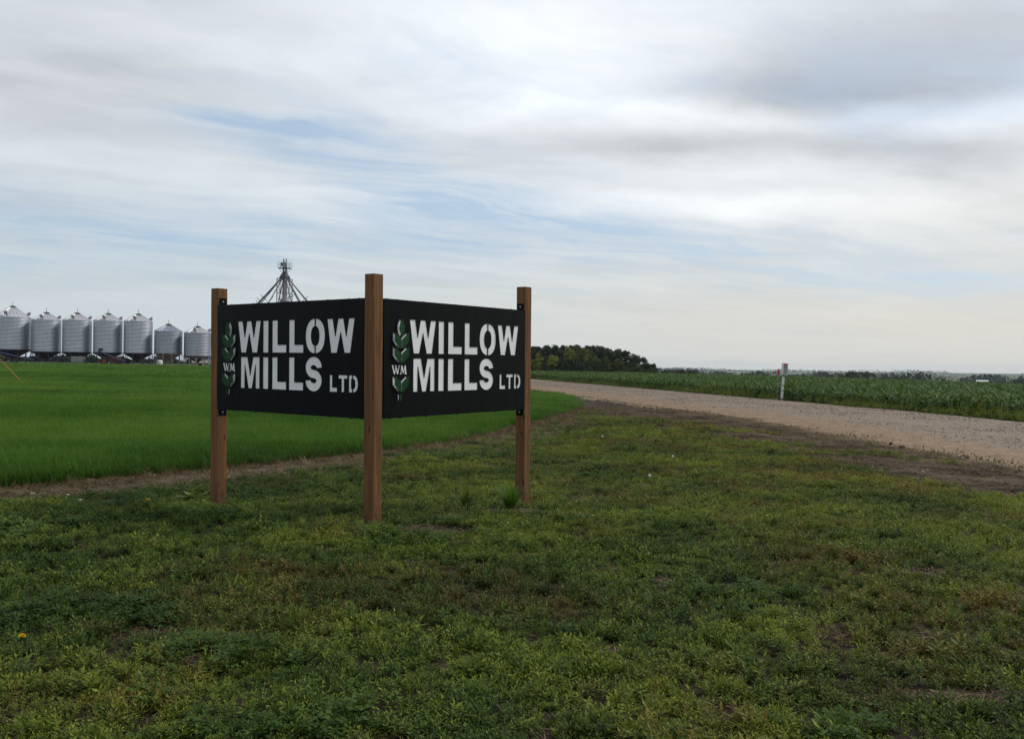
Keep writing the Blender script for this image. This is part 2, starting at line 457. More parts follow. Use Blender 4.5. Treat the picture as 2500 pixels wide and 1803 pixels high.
# lattice value noise
_perm = np.random.default_rng(5).random((256, 256))
def vnoise(x, y):
    x = np.asarray(x, float); y = np.asarray(y, float)
    xi = np.floor(x).astype(int); yi = np.floor(y).astype(int)
    fx = x - xi; fy = y - yi
    fx = fx * fx * (3 - 2 * fx); fy = fy * fy * (3 - 2 * fy)
    g = lambda a, b: _perm[a % 256, b % 256]
    return (g(xi, yi) * (1 - fx) + g(xi + 1, yi) * fx) * (1 - fy) + (g(xi, yi + 1) * (1 - fx) + g(xi + 1, yi + 1) * fx) * fy
def fbm(x, y, s, o=3):
    t = 0; a = 1; n = 0
    for i in range(o):
        t = t + a * vnoise(x * s + 17.3 * i, y * s + 5.1 * i); n += a; a *= 0.5; s *= 2.1
    return t / n
def ss(a, b, v):
    t = np.clip((np.asarray(v, float) - a) / (b - a), 0, 1)
    return t * t * (3 - 2 * t)
def inside(px, py, poly):
    px = np.asarray(px); py = np.asarray(py)
    r = np.zeros(px.shape, bool)
    j = len(poly) - 1
    for i in range(len(poly)):
        xi, yi = poly[i]; xj, yj = poly[j]
        if yi != yj:
            r ^= ((yi > py) != (yj > py)) & (px < (xj - xi) * (py - yi) / (yj - yi) + xi)
        j = i
    return r
def edge_dist(px, py, line):
    dmin = np.full(np.shape(px), 1e9)
    for (ax, ay), (bx, by) in zip(line[:-1], line[1:]):
        ex, ey = bx - ax, by - ay
        t = np.clip(((px - ax) * ex + (py - ay) * ey) / (ex * ex + ey * ey), 0, 1)
        dmin = np.minimum(dmin, np.hypot(px - ax - t * ex, py - ay - t * ey))
    return dmin

# ------------------------------------------------------------------ layout of the place
CROP_EDGE = [(-30, -2), (-16, 4.5), (-11, 8.3), (-8.6, 10.4), (-6.9, 12.0), (-5.0, 14.3), (-3.6, 16.3), (-1.84, 18.9), (-0.6, 22.0),
             (0.6, 26.2), (1.7, 30.5), (2.45, 34.5), (2.9, 40.0), (2.75, 46.5), (1.3, 54), (-1.2, 66), (-5, 85), (-9, 106),
             (-16, 124), (-30, 138), (-45, 141.5), (-60, 143), (-110, 144.5)]
CROP_POLY = CROP_EDGE + [(-150, 144), (-150, -2)]
RY = [-60, 4, 16, 27, 33, 45, 63, 85, 113, 140, 165, 185]
RL = [11, 9.6, 9.2, 7.9, 6.7, 4.3, 1.4, -2.2, -6.2, -13, -24, -38]
RR = [21, 18.4, 18.0, 17.1, 16.5, 14.5, 11.5, 7.8, 2.8, -4, -15, -30]
def road_l(y): return np.interp(y, RY, RL)
def road_r(y): return np.interp(y, RY, RR)
LAWN_Y = [-10, 4, 12.4, 20, 24, 30, 33.4, 40, 60]
LAWN_X = [8.1, 7.6, 6.9, 5.8, 4.6, 3.1, 2.3, 2.2, -3]
def lawn_r(y): return np.interp(y, LAWN_Y, LAWN_X)
def terrain(x, y):
    x = np.asarray(x, float); y = np.asarray(y, float)
    z = -(0.12 + .05 * ss(-1.5, -3.2, x)) * ss(8.8, 11.2, y) * (1 - ss(17, 32, y))
    ang = x / np.maximum(np.abs(y), 1.0)
    left = 0.80 * ss(25, 138, y) * ss(0.0, -0.28, ang)
    r = np.hypot(x, y)
    az = np.degrees(np.arctan2(x, y))
    r0 = np.interp(az, [-180, -30, 0, 9, 30, 70, 180], [420, 420, 300, 200, 100, 92, 200])
    drop = -np.minimum(0.012 * np.logaddexp(0, (r - r0) / 14.0) * 14.0, 9.0)
    far = ss(2000, 5600, r) * (12.5 + 5.0 * (fbm(x, y, 1 / 1900.0, 3) - 0.5) * 2)
    mid = ss(500, 1500, r) * 5.0 * (fbm(x + 900, y, 1 / 620.0, 2) - 0.5)
    loc = 0.05 * (fbm(x, y, 0.55, 3) - 0.5) * (1 - ss(30, 60, r))
    # bumpy disturbed soil beside the road
    band = ss(-0.6, 0.3, x - lawn_r(y)) * ss(0.5, -0.2, x - road_l(y)) * (1 - ss(45, 60, y))
    loc = loc + band * (0.13 * (fbm(x, y, 1.5, 3) - 0.45) + .05 * (fbm(x, y, 4.5, 2) - .5))
    return z + left + drop + far + mid + loc

# ------------------------------------------------------------------ ground sheet
def axis(lo, f0, f1, hi, step, growth=1.16):
    a = list(np.arange(f0, f1 + 1e-6, step))
    s, v = step, a[-1]
    while v < hi: s *= growth; v += s; a.append(v)
    s, v = step, a[0]
    while v > lo: s *= growth; v -= s; a.insert(0, v)
    return np.array(a)
gx = axis(-5600, -11, 19, 5600, 0.16)
gy = axis(-600, 2.4, 42, 5600, 0.16)
GX, GY = np.meshgrid(gx, gy)
GZ = terrain(GX, GY)
nx, ny = len(gx), len(gy)
idx = np.arange(nx * ny).reshape(ny, nx)
quads = np.stack([idx[:-1, :-1], idx[:-1, 1:], idx[1:, 1:], idx[1:, :-1]], -1).reshape(-1, 4)
ed = edge_dist(GX, GY, CROP_EDGE)
inc = inside(GX, GY, CROP_POLY)
strip_w = 1.5 + 0.5 * (fbm(GX, GY, 0.6) - 0.5) * 2
z_straw = np.where(inc, 0, 1 - ss(strip_w * 0.6, strip_w * 1.4, ed)) * (GY < 36)
z_straw = np.maximum(z_straw, 0.8 * ss(0.74, 0.84, fbm(GX + 31, GY + 7, 0.85, 3)) * (GY < 30))
z_soil = ss(-0.5, 0.4, GX - lawn_r(GY) + 1.2 * (fbm(GX, GY, 0.8) - 0.5)) * (GX < road_r(GY)) * (GY < 130)
z_tan = ss(-1.0, 0.0, GX - road_l(GY) + 0.9 * (fbm(GX, GY + 9, 0.7) - 0.5)) * ss(0.5, -0.2, GX - road_r(GY)) * (GY < 190)
zone = np.stack([z_straw, np.maximum(z_soil, 0.0) * (1 - z_tan), z_tan, np.ones_like(z_tan)], -1)
gme = mesh_np('ground', np.stack([GX, GY, GZ], -1).reshape(-1, 3), quads, 'ground_soil',
              [('zone', 'FLOAT_COLOR', zone.reshape(-1, 4))], smooth=True)
tag(link('ground', gme), kind='structure')

# ------------------------------------------------------------------ gravel road and yard
ry = np.concatenate([np.arange(-40, 60, 0.5), np.arange(60, 186, 1.5)])
rt = np.linspace(0, 1, 41)
RT, RYY = np.meshgrid(rt, ry)
jit = 0.35 * (fbm(RYY * 0 + 3, RYY, 0.5) - 0.5) * 2
RX = road_l(RYY) + jit * (1 - RT) + (road_r(RYY) - road_l(RYY)) * RT
prof = 0.10 * ss(0, 0.25, RT) * ss(1.0, 0.86, RT) - 0.035 * ss(0.08, 0.0, RT) - 0.05 * ss(0.95, 1.0, RT)
RZ = terrain(RX, RYY) + 0.012 + prof + 0.03 * (fbm(RX, RYY, 0.9) - 0.5) * (RT > 0.02) * (RT < 0.98)
ridx = np.arange(RT.size).reshape(RT.shape)
rq = np.stack([ridx[:-1, :-1], ridx[:-1, 1:], ridx[1:, 1:], ridx[1:, :-1]], -1).reshape(-1, 4)
shoulder = np.clip(1 - RT / 0.36, 0, 1) ** 0.8
tag(link('road', mesh_np('road', np.stack([RX, RYY, RZ], -1).reshape(-1, 3), rq, 'road_gravel',
                         [('shoulder', 'FLOAT', shoulder.ravel()), ('track', 'FLOAT', (np.exp(-((RT - .46) / .05) ** 2) + np.exp(-((RT - .72) / .05) ** 2)).ravel())], smooth=True)), kind='structure')
yx, yy = np.meshgrid(np.linspace(-125, -18, 60), np.linspace(144.6, 215, 40))
yz = terrain(yx, yy) + 0.05
yi = np.arange(yx.size).reshape(yx.shape)
tag(link('gravel_yard', mesh_np('gravel_yard', np.stack([yx, yy, yz], -1).reshape(-1, 3),
         np.stack([yi[:-1, :-1], yi[:-1, 1:], yi[1:, 1:], yi[1:, :-1]], -1).reshape(-1, 4), 'road_gravel',
         [('shoulder', 'FLOAT', np.full(yx.size, 0.6))], smooth=True)), kind='structure')

# ------------------------------------------------------------------ the corner sign
A = Vector((-1.3844, 8.9025, 0.0))
YAW = 0.64
DL = Vector((-math.cos(YAW), math.sin(YAW), 0)); DR = Vector((math.sin(YAW), math.cos(YAW), 0))
PB, PH, PL, PT = 1.032, 1.22, 2.44, 0.140     # panel bottom, height, length, post thickness
sign = empty('corner_sign', (0, 0, 0))
sign.rotation_mode = 'YXZ'
rotm = Matrix.Rotation(0.0071, 3, 'X') @ Matrix.Rotation(-0.0063, 3, 'Y')
sign.rotation_euler = (0.0071, -0.0063, 0)
pivot = Vector((A.x, A.y, PB))
sign.location = pivot - rotm @ Vector((0, 0, PB))
tag(sign, 'V-shaped roadside sign: two black stencilled boards bolted between three brown timber posts', 'sign')
def post(origin, top, knot_seed):
    """square sawn timber; origin is its front corner, sides run along DL and DR"""
    e = MB()
    segs = 14
    ch = 0.012
    ring = []
    for (a, b) in ((ch, 0), (PT - ch, 0), (PT, ch), (PT, PT - ch), (PT - ch, PT), (ch, PT), (0, PT - ch), (0, ch)):
        ring.append((a, b))
    rs = random.Random(knot_seed)
    vs, fs = [], []
    for k in range(segs + 1):
        z = -0.45 + (top + 0.45) * k / segs
        for (a, b) in ring:
            p = origin + DL * (a + rs.uniform(-.0012, .0012)) + DR * (b + rs.uniform(-.0012, .0012))
            vs.append((p.x, p.y, z + (0.004 * (a - b) if k == segs else 0)))
    n = 8
    for k in range(segs):
        for i in range(n): fs.append((k * n + i, (k + 1) * n + i, (k + 1) * n + (i + 1) % n, k * n + (i + 1) % n))
    fs.append(tuple(segs * n + i for i in range(n)))
    e.add(vs, fs)
    o = e.build('post', 'post_wood', sign)
    bm = bmesh.new(); bm.from_mesh(o.data); bmesh.ops.recalc_face_normals(bm, faces=bm.faces); bm.to_mesh(o.data); bm.free()
    return o
def crack(parent, origin, axis_, other, along, z0, z1, seed, wdt=0.0035):
    """a drying check: a narrow dark wedge cut that sits a hair proud of the sawn face"""
    rs = random.Random(seed); e = MB(); vs = []; n = 14; off = 0
    for k in range(n + 1):
        t = k / n; off += rs.uniform(-.0012, .0012)
        ww = wdt * math.sin(math.pi * t) ** 0.6 * rs.uniform(0.6, 1.1)
        for sgn in (-1, 1):
            p = origin + axis_ * (along + off + sgn * ww / 2) - other * 0.0022
            vs.append((p.x, p.y, z0 + (z1 - z0) * t))
    e.add(vs, [(2 * k, 2 * k + 1, 2 * k + 3, 2 * k + 2) for k in range(n)])
    return e.build('crack', 'crack', parent)
Z0 = Vector((0, 0, 0))
pc = post(Z0, 2.492, 3)
pl = post(DL * (PT + PL) + DR * 0.0, 2.452, 4)
pr = post(DR * (PT + PL + 0.006) + DL * 0.0, 2.545, 5)
tag(pl, 'left timber post with a board bracket bolted to its inner face')
tag(pc, 'middle timber post where the two boards meet, tallest looking')
tag(pr, 'right timber post, its outer face lit orange')
crack(pc, Z0, DR, DL, 0.085, 1.55, 2.48, 1)
crack(pc, Z0, DR, DL, 0.09, 0.25, 1.15, 2)
crack(pl, DL * (PT + PL), DR, DL, 0.035, 0.1, 1.0, 3)
crack(pl, DL * (PT + PL), DR, DL, 0.030, 1.6, 2.44, 4)

def glyph_W(u0, u1, v0, v1):
    P = [(0, 1), (.207, 1), (.302, .475), (.405, 1), (.592, 1), (.698, .475), (.793, 1), (1, 1), (.85, 0), (.635, 0), (.5, .61), (.365, 0), (.148, 0)]
    return [[(u0 + (u1 - u0) * a, v0 + (v1 - v0) * b) for a, b in P]]
def glyph_M(u0, u1, v0, v1):
    P = [(0, 1), (.36, 1), (.505, .41), (.65, 1), (1, 1), (1, 0), (.79, 0), (.79, .76), (.60, 0), (.41, 0), (.215, .76), (.205, 0), (0, 0)]
    return [[(u0 + (u1 - u0) * a, v0 + (v1 - v0) * b) for a, b in P]]
def glyph_I(u0, u1, v0, v1): return [[(u0, v1), (u1, v1), (u1, v0), (u0, v0)]]
def glyph_L(u0, u1, v0, v1, st=.385, ft=.24):
    s = u0 + (u1 - u0) * st; f = v0 + (v1 - v0) * ft
    return [[(u0, v1), (s, v1), (s, f), (u1, f), (u1, v0), (u0, v0)]]
def glyph_T(u0, u1, v0, v1):
    w_ = u1 - u0; f = v1 - (v1 - v0) * .2
    return [[(u0, v1), (u1, v1), (u1, f), (u0 + w_ * .65, f), (u0 + w_ * .65, v0), (u0 + w_ * .35, v0), (u0 + w_ * .35, f), (u0, f)]]
def sup(cx, cy, rx, ry, t, p=2.25):
    c, s = math.cos(t), math.sin(t)
    return (cx + rx * math.copysign(abs(c) ** (2 / p), c), cy + ry * math.copysign(abs(s) ** (2 / p), s))
def glyph_O(u0, u1, v0, v1):
    cx, cy = (u0 + u1) / 2, (v0 + v1) / 2; out = []
    for sgn in (-1, 1):
        n = 22; P = []
        for k in range(n + 1):
            x, y = sup(cx, cy, (u1 - u0) / 2, (v1 - v0) / 2, math.pi / 2 - math.pi * k / n)
            P.append((cx + sgn * max(abs(x - cx), .007), y))
        for k in range(n, -1, -1):
            x, y = sup(cx, cy, .064, .103, math.pi / 2 - math.pi * k / n)
            P.append((cx + sgn * max(abs(x - cx), .007), y))
        out.append(P)
    return out
def glyph_S(u0, u1, v0, v1):
    wd = .088; cx = (u0 + u1) / 2; h = v1 - v0; rx = (u1 - u0 - wd) / 2
    ryy = (h - wd) / 4; ct = v1 - wd / 2 - ryy; cb = v0 + wd / 2 + ryy
    C = []
    for k in range(0, 25):
        t = R(-2 + 252 * k / 24); C.append((cx + rx * math.cos(t), ct + ryy * math.sin(t)))
    for k in range(0, 25):
        t = R(70 - 252 * k / 24); C.append((cx + rx * math.cos(t), cb + ryy * math.sin(t)))
    lft, rgt = [], []
    for i in range(len(C)):
        a = C[max(i - 1, 0)]; b = C[min(i + 1, len(C) - 1)]
        tx, ty = b[0] - a[0], b[1] - a[1]; l = math.hypot(tx, ty) or 1
        nx_, ny_ = -ty / l, tx / l
        lft.append((C[i][0] + nx_ * wd / 2, C[i][1] + ny_ * wd / 2)); rgt.append((C[i][0] - nx_ * wd / 2, C[i][1] - ny_ * wd / 2))
    return [lft + rgt[::-1]]
def glyph_D(u0, u1, v0, v1):
    s = .040; g = .010; cy = (v0 + v1) / 2; th = .034
    a = [(u0, v1), (u0 + s + .010, v1), (u0 + s + .010, v1 - th), (u0 + s - .004, v1 - th), (u0 + s - .004, v0 + th), (u0 + s + .010, v0 + th), (u0 + s + .010, v0), (u0, v0)]
    x0 = u0 + s + .010 + g; P = []; n = 14
    for k in range(n + 1):
        t = math.pi / 2 - math.pi * k / n
        P.append((x0 + (u1 - x0) * math.cos(t) ** 0.75 if math.cos(t) > 0 else x0, cy + (v1 - v0) / 2 * math.sin(t)))
    for k in range(n, -1, -1):
        t = math.pi / 2 - math.pi * k / n
        P.append((x0 + max(u1 - x0 - .043, .01) * (math.cos(t) ** 0.75 if math.cos(t) > 0 else 0), cy + ((v1 - v0) / 2 - th) * math.sin(t)))
    return [a, P]
LETTERS = [glyph_W(.382, .797, .668, 1.022), glyph_I(.839, .931, .668, 1.022), glyph_L(.998, 1.238, .668, 1.021), glyph_L(1.283, 1.518, .667, 1.021),
           glyph_O(1.552, 1.858, .661, 1.028), glyph_W(1.892, 2.306, .667, 1.020),
           glyph_M(.440, .778, .264, .616), glyph_I(.839, .931, .264, .616), glyph_L(.998, 1.238, .263, .616), glyph_L(1.283, 1.518, .262, .616),
           glyph_S(1.553, 1.814, .258, .624), glyph_L(1.936, 2.050, .262, .436, .36, .25), glyph_T(2.068, 2.203, .262, .437), glyph_D(2.225, 2.360, .263, .437)]
LC = .234
def leaf_single():
    P = []
    for k in range(13): 
        t = k / 12; P.append((LC + .039 * math.sin(math.pi * t ** 1.15) ** 0.85, 1.026 - .186 * t))
    return P + [(2 * LC - x, y) for x, y in P[::-1]][1:-1]
def leaf_side(sgn, vt):
    P = [(.102, 0), (.103, -.03), (.103, -.085), (.094, -.105), (.058, -.137), (.030, -.160), (.006, -.172), (.004, -.160), (.004, -.085), (.008, -.072), (.030, -.052), (.060, -.032), (.085, -.014)]
    return [(LC + sgn * x, vt + y) for x, y in P]
LEAVES = [leaf_single()] + [leaf_side(s, v) for v in (.884, .735, .437) for s in (-1, 1)] + [[(LC - .024, .243), (LC - .002, .240), (LC - .002, .180), (LC - .024, .185)]]
WSTROKES = {  # serif monogram: each stroke is a slanted bar (x0,y0,x1,y1,width)
    'W': [(.012, 1, .16, 0, .075), (.16, 0, .255, .86, .034), (.235, .96, .375, 0, .075), (.375, 0, .49, 1, .034), (-.03, .985, .10, .985, .05), (.185, .985, .29, .985, .05), (.43, .985, .55, .985, .05)],
    'M': [(.60, .02, .665, 1, .034), (.665, 1, .785, .10, .078), (.785, .10, .895, 1, .034), (.895, 1, .955, 0, .078), (.545, .015, .66, .015, .05), (.875, .015, 1.03, .015, .05)]}
def curve_mesh(name, polys, extr):
    cu = bpy.data.curves.new(name, 'CURVE'); cu.dimensions = '2D'; cu.fill_mode = 'BOTH'; cu.extrude = extr
    for P in polys:
        sp = cu.splines.new('POLY'); sp.points.add(len(P) - 1)
        for q, (x, y) in zip(sp.points, P): q.co = (x, y, 0, 1)
        sp.use_cyclic_u = True
    ob = bpy.data.objects.new(name, cu); col.objects.link(ob)
    bpy.context.view_layer.update()
    me = bpy.data.meshes.new_from_object(ob.evaluated_get(bpy.context.evaluated_depsgraph_get()))
    bpy.data.objects.remove(ob); bpy.data.curves.remove(cu)
    return me
def place(me, name, mat, parent, mtx):
    me.name = name; me.transform(mtx); me.materials.clear(); me.materials.append(M[mat]); me.update()
    return link(name, me, parent)
def make_panel(origin, du, nrm, label, outer):
    """du runs left to right as one reads the board; nrm points to the reader"""
    base = Matrix(((du.x, 0, nrm.x, origin.x), (du.y, 0, nrm.y, origin.y), (du.z, 1, nrm.z, origin.z + PB), (0, 0, 0, 1)))
    T = lambda dz: base @ Matrix.Translation((0, 0, dz))
    cut = [P for g in LETTERS for P in g] + LEAVES
    sheet = place(curve_mesh('sign_panel', [[(0, 0), (PL, 0), (PL, PH), (0, PH)]] + cut, .005), 'sign_panel', 'panel_black', sign, T(-.005))
    tag(sheet, label)
    for g in LETTERS: place(curve_mesh('letter', g, .002), 'letter', 'letter_white', sheet, T(-.0085))
    for P in LEAVES: place(curve_mesh('leaf_backing', [P], .002), 'leaf_backing', 'letter_white', sheet, T(-.0085))
    for P in LEAVES: place(curve_mesh('leaf', [P], .0015), 'leaf', 'leaf_green_paint', sheet, T(.030))
    # folded edges of the steel tray
    t = MB(); th = .003; dp = .055
    t.box(0, PL, 0, th, -dp, -.0105).box(0, PL, PH - th, PH, -dp, -.0105).box(0, th, th + .0005, PH - th - .0005, -dp, -.0105).box(PL - th, PL, th + .0005, PH - th - .0005, -dp, -.0105)
    o = t.build('tray_edge', 'panel_black', sheet); o.data.transform(base)
    # standoff pins that carry the green leaves
    for P in LEAVES[:-1]:
        cx = sum(p[0] for p in P) / len(P); cy = sum(p[1] for p in P) / len(P)
        t = MB(); t.tube((cx, cy, -.0065), (cx, cy, .0285), .004, n=6)
        o = t.build('standoff_pin', 'panel_black', sheet); o.data.transform(base)
    # monogram, raised plates on the board
    x0, x1, y0, y1 = .122, .332, .452, .541
    for ch, strokes in WSTROKES.items():
        t = MB()
        for i, (a, b, c, d_, ww) in enumerate(strokes):
            p = Vector((x0 + (x1 - x0) * a, y0 + (y1 - y0) * b)); q = Vector((x0 + (x1 - x0) * c, y0 + (y1 - y0) * d_)); hw = ww * (x1 - x0) / 2
            z1_ = .002 + .0002 * i
            if abs(b - d_) < .01: P = [(p.x, p.y - hw * .55), (q.x, q.y - hw * .55), (q.x, q.y + hw * .55), (p.x, p.y + hw * .55)]
            else: P = [(p.x - hw, p.y), (p.x + hw, p.y), (q.x + hw, q.y), (q.x - hw, q.y)]
            t.add([(x, y, .0003) for x, y in P] + [(x, y, z1_) for x, y in P], [(3, 2, 1, 0), (4, 5, 6, 7), (0, 1, 5, 4), (1, 2, 6, 5), (2, 3, 7, 6), (3, 0, 4, 7)])
        o = t.build('monogram_letter', 'letter_white', sheet); o.data.transform(base)
        bm = bmesh.new(); bm.from_mesh(o.data); bmesh.ops.recalc_face_normals(bm, faces=bm.faces); bm.to_mesh(o.data); bm.free()
    # bolted tabs above and below on the outer post's face
    ue = 0.0 if outer == 'left' else PL
    sg = 1 if outer == 'left' else -1
    for (va, vb, vbolt) in ((PH - .02, PH + .085, PH + .045), (-.075, .02, -.035)):
        t = MB(); t.box(*sorted((ue + sg * .001, ue + sg * .005)), va, vb, -.125, -.02)
        o = t.build('bracket', 'panel_black', sign); o.data.transform(base)
        t = MB(); t.tube((ue + sg * .005, vbolt, -.072), (ue + sg * .012, vbolt, -.072), .009, .007, n=8)
        t.tube((ue + sg * .0045, vbolt, -.072), (ue + sg * .007, vbolt, -.072), .0125, .0125, n=12)
        b2 = t.build('bolt', 'bolt_metal', o); b2.data.transform(base)
    # a row of small rivet stubs along the top and bottom folds
    for k, u in enumerate((.07, .22, .62, 1.15, 1.86, 2.18, 2.33)):
        for bx in ((u, u + .012, PH + .0003, PH + .006, -.04, -.025), (u + .05, u + .062, -.010, -.0003, -.04, -.025)):
            t = MB(); t.box(*bx); o = t.build('edge_clip', 'panel_black', sheet); o.data.transform(base)
NL = Vector((-math.sin(YAW), -math.cos(YAW), 0)); NR = Vector((math.cos(YAW), -math.sin(YAW), 0))
make_panel(DL * (PT + PL), -DL, NL, 'left-hand black board with white stencilled lettering', 'left')
make_panel(DR * (PT + .006), DR, NR, 'right-hand black board with white stencilled lettering', 'right')

# ------------------------------------------------------------------ grain bins
def corrugated(r, z0, z1, n, seg=56):
    prof = []
    st = (z1 - z0) / n
    for k in range(n):
        prof += [(r, z0 + st * k), (r + .045, z0 + st * (k + .28)), (r + .045, z0 + st * (k + .62)), (r, z0 + st * (k + .9))]
    prof.append((r, z1))
    return MB().lathe(prof, seg)
def make_bin(name, r, ground, bottom, eave, apex, nring, leg_mat, hop_mat, wall_mat, roof_mat, nleg=10, vents=2, brace=False, skirt=True):
    """parts are local: z=0 at the ground"""
    b = empty(name, (0, 0, 0))
    zb, ze, za = bottom - ground, eave - ground, apex - ground
    wl = corrugated(r, zb, ze, nring).build('wall', wall_mat, b, smooth=True)
    rc = .32
    nr = 26
    roof = MB(); roof.lathe([(r + .055, ze - .05), (r + .055, ze + .0), (r * .62 + rc * .38, ze + (za - ze) * .38 + .0), (r * .62 + rc * .38 - .0, ze + (za - ze) * .38 + .04), (rc, za)], 52)
    ro = roof.build('roof', roof_mat, b)
    t = MB()
    for i in range(nr):
        a = 2 * math.pi * i / nr; c, s = math.cos(a), math.sin(a); wd = .035
        p0 = Vector(((r + .07) * c, (r + .07) * s, ze + .03)); p1 = Vector((rc * c, rc * s, za + .05))
        sd = Vector((-s, c, 0)) * wd; up = Vector((0, 0, .07))
        t.add([p0 - sd, p0 + sd, p1 + sd * .6, p1 - sd * .6, p0 + up, p1 + up * .7], [(0, 1, 4), (1, 2, 5, 4), (2, 3, 5), (3, 0, 4, 5)])
    t.build('rib', roof_mat, ro)
    t = MB(); t.lathe([(rc + .16, za - .05), (rc + .20, za + .07), (rc + .05, za + .12), (.05, za + .2), (.02, za + .22)], 16); t.tube((0, 0, za + .2), (0, 0, za + .85), .035, n=6)
    t.build('cap', 'dark_steel', ro)
    for k in range(vents):
        a = (R(-84), R(14), R(-60))[k]; c, s = math.cos(a), math.sin(a); rr = r * .80
        zv = ze + (za - ze) * .23
        q = MB(); q.tube((rr * c, rr * s, zv - .1), (rr * c + .12 * c, rr * s + .12 * s, zv + .32), .24, .20, n=10)
        q.tube((rr * c + .12 * c, rr * s + .12 * s, zv + .3), (rr * c + .42 * c, rr * s + .42 * s, zv + .30), .25, .27, n=10)
        q.build('vent', 'grey_steel', ro)
    hb = .62
    h = MB(); h.lathe([(r - .02, zb + .05), (r + .03, zb - .12), (.26, hb + .16), (.26, hb - .08), (.02, hb - .08)], 40)
    hp = h.build('hopper', hop_mat, b)
    if skirt:
        q = MB(); q.lathe([(r + .04, zb - .10), (r + .07, zb - .10), (r + .07, zb + .03), (r + .04, zb + .03)], 40); q.build('collar', 'blue_paint' if hop_mat == 'hopper_dark' else leg_mat, hp)
        q = MB(); q.lathe([(r + .0, zb - .16), (r * .80, zb - .16 - (zb - hb) * .19)], 12, rfun=None)
    for i in range(nleg):
        a = 2 * math.pi * (i + .5) / nleg; c, s = math.cos(a), math.sin(a)
        t = MB(); t.tube((r * c, r * s, .06), (r * c, r * s, zb), .065, n=6)
        t.box(r * c - .13, r * c + .13, r * s - .13, r * s + .13, .03, .07)
        if brace:
            for sg in (-1, 1):
                a2 = a + sg * .26
                t.tube((r * c, r * s, zb - .75), (r * math.cos(a2), r * math.sin(a2), zb - .06), .035, n=5)
        t.build('leg', leg_mat, b)
    q = MB(); q.lathe([(r - .07, .0), (r + .07, .0), (r + .07, .05), (r - .07, .05), (r - .07, .0)], 40)
    q.build('base_ring', leg_mat, b)
    # ladder up the wall
    t = MB(); a = R(112); c, s = math.cos(a), math.sin(a); sd = Vector((-s, c, 0)) * .2; o = Vector((c, s, 0)) * (r + .16)
    for sg in (-1, 1): t.tube(o + sd * sg + Vector((0, 0, .9)), o + sd * sg + Vector((0, 0, ze)), .02, n=4)
    z = 1.0
    while z < ze: t.tube(o - sd + Vector((0, 0, z)), o + sd + Vector((0, 0, z)), .015, n=4); z += .33
    t.build('ladder', 'grey_steel', b)
    return b
BG = 'hopper bottom grain bins standing in a row'
BY = 150.0
def gz(x, y): return float(terrain(x, y)) + 0.05
b1 = make_bin('grain_bin', 2.86, .94, 3.30, 8.72, 10.52, 24, 'blue_paint', 'hopper_dark', 'galvanized', 'roof_steel', 12)
b1.location = (-84.3, BY, gz(-84.3, BY))
tag(b1, 'largest and tallest galvanized grain bin, cut off by the left edge', 'grain bin', BG)
b2 = make_bin('grain_bin', 2.24, .87, 2.95, 8.30, 9.47, 24, 'blue_paint', 'hopper_dark', 'galvanized', 'roof_steel', 10)
bl = [(-78.6, 'tall galvanized grain bin second from the left edge of the row', 0.0, .0),
      (-73.4, 'tall galvanized grain bin third from the left, grey tank in front of it', .5, 0.0),
      (-68.2, 'tall galvanized grain bin fourth from the left, beside the red tractor', 1.1, 0.0),
      (-63.1, 'fifth tall galvanized grain bin, just left of the two shorter bins', .25, -0.02)]
for i, (x, lb, rz, dzz) in enumerate(bl):
    o = b2 if i == 0 else copy_tree(b2)
    o.location = (x, BY, gz(x, BY) + dzz)
    tag(o, lb, 'grain bin', BG)
b6 = make_bin('grain_bin', 2.2, .82, 2.98, 6.62, 7.76, 17, 'grey_steel', 'grey_steel', 'galvanized_dull', 'galvanized_dull', 10, vents=0)
b6.location = (-58.0, BY, gz(-58, BY)); tag(b6, 'short dull grey grain bin, sixth in the row, without roof vents', 'grain bin', BG)
b7 = make_bin('grain_bin', 2.12, .78, 2.50, 6.42, 7.42, 16, 'grey_steel', 'hopper_dark', 'galvanized_dull', 'roof_steel', 12, vents=2, brace=True)
b7.location = (-53.1, BY, gz(-53.1, BY)); tag(b7, 'short grain bin on braced legs, half behind the left sign post', 'grain bin', BG)
for k, a in enumerate((180, 228, 270, 312, 0)):
    x, y = -46.5 + 10.4 * math.cos(R(a)), 181 + 10.4 * math.sin(R(a))
    o = copy_tree(b2); o.location = (x, y, gz(x, y) - 0.35)
    tag(o, 'grain bin under the spouts of the elevator leg, behind the sign', 'grain bin', 'grain bins ringed round the elevator leg')

# ------------------------------------------------------------------ elevator leg with distributor spouts
TX, TY = -46.5, 181.0
TZ = gz(TX, TY)
leg = empty('elevator_leg', (TX, TY, TZ))
tag(leg, 'tall steel grain elevator leg fanning out sloping spouts, above the sign', 'grain elevator')
k0 = .9                    # heights below are above the yard
t = MB()
t.box(-.42, -.08, -.16, .16, 0, 20.4).box(.08, .42, -.16, .16, 0, 20.4); t.build('trunk', 'grey_steel', leg)
t = MB(); t.box(-.40, .40, -.30, .30, 20.42, 21.15); t.tube((0, -.34, 20.95), (0, .34, 20.95), .38, n=14); t.build('head', 'grey_steel', leg)
t = MB(); t.tube((-.25, 0, 21.2), (-.25, 0, 21.95), .12, n=8).tube((.25, 0, 21.2), (.25, 0, 22.0), .10, n=8); t.box(-.75, -.5, -.2, .2, 20.5, 21.2); t.build('motor', 'dark_steel', leg)
plat = MB(); plat.box(-1.25, 1.25, -1.0, 1.0, 20.05, 20.12); plat = plat.build('platform', 'dark_steel', leg)
t = MB()
for px in (-1.2, -.6, 0, .6, 1.2):
    for py in (-.95, .95): t.tube((px, py, 20.17), (px, py, 21.15), .03, n=5)
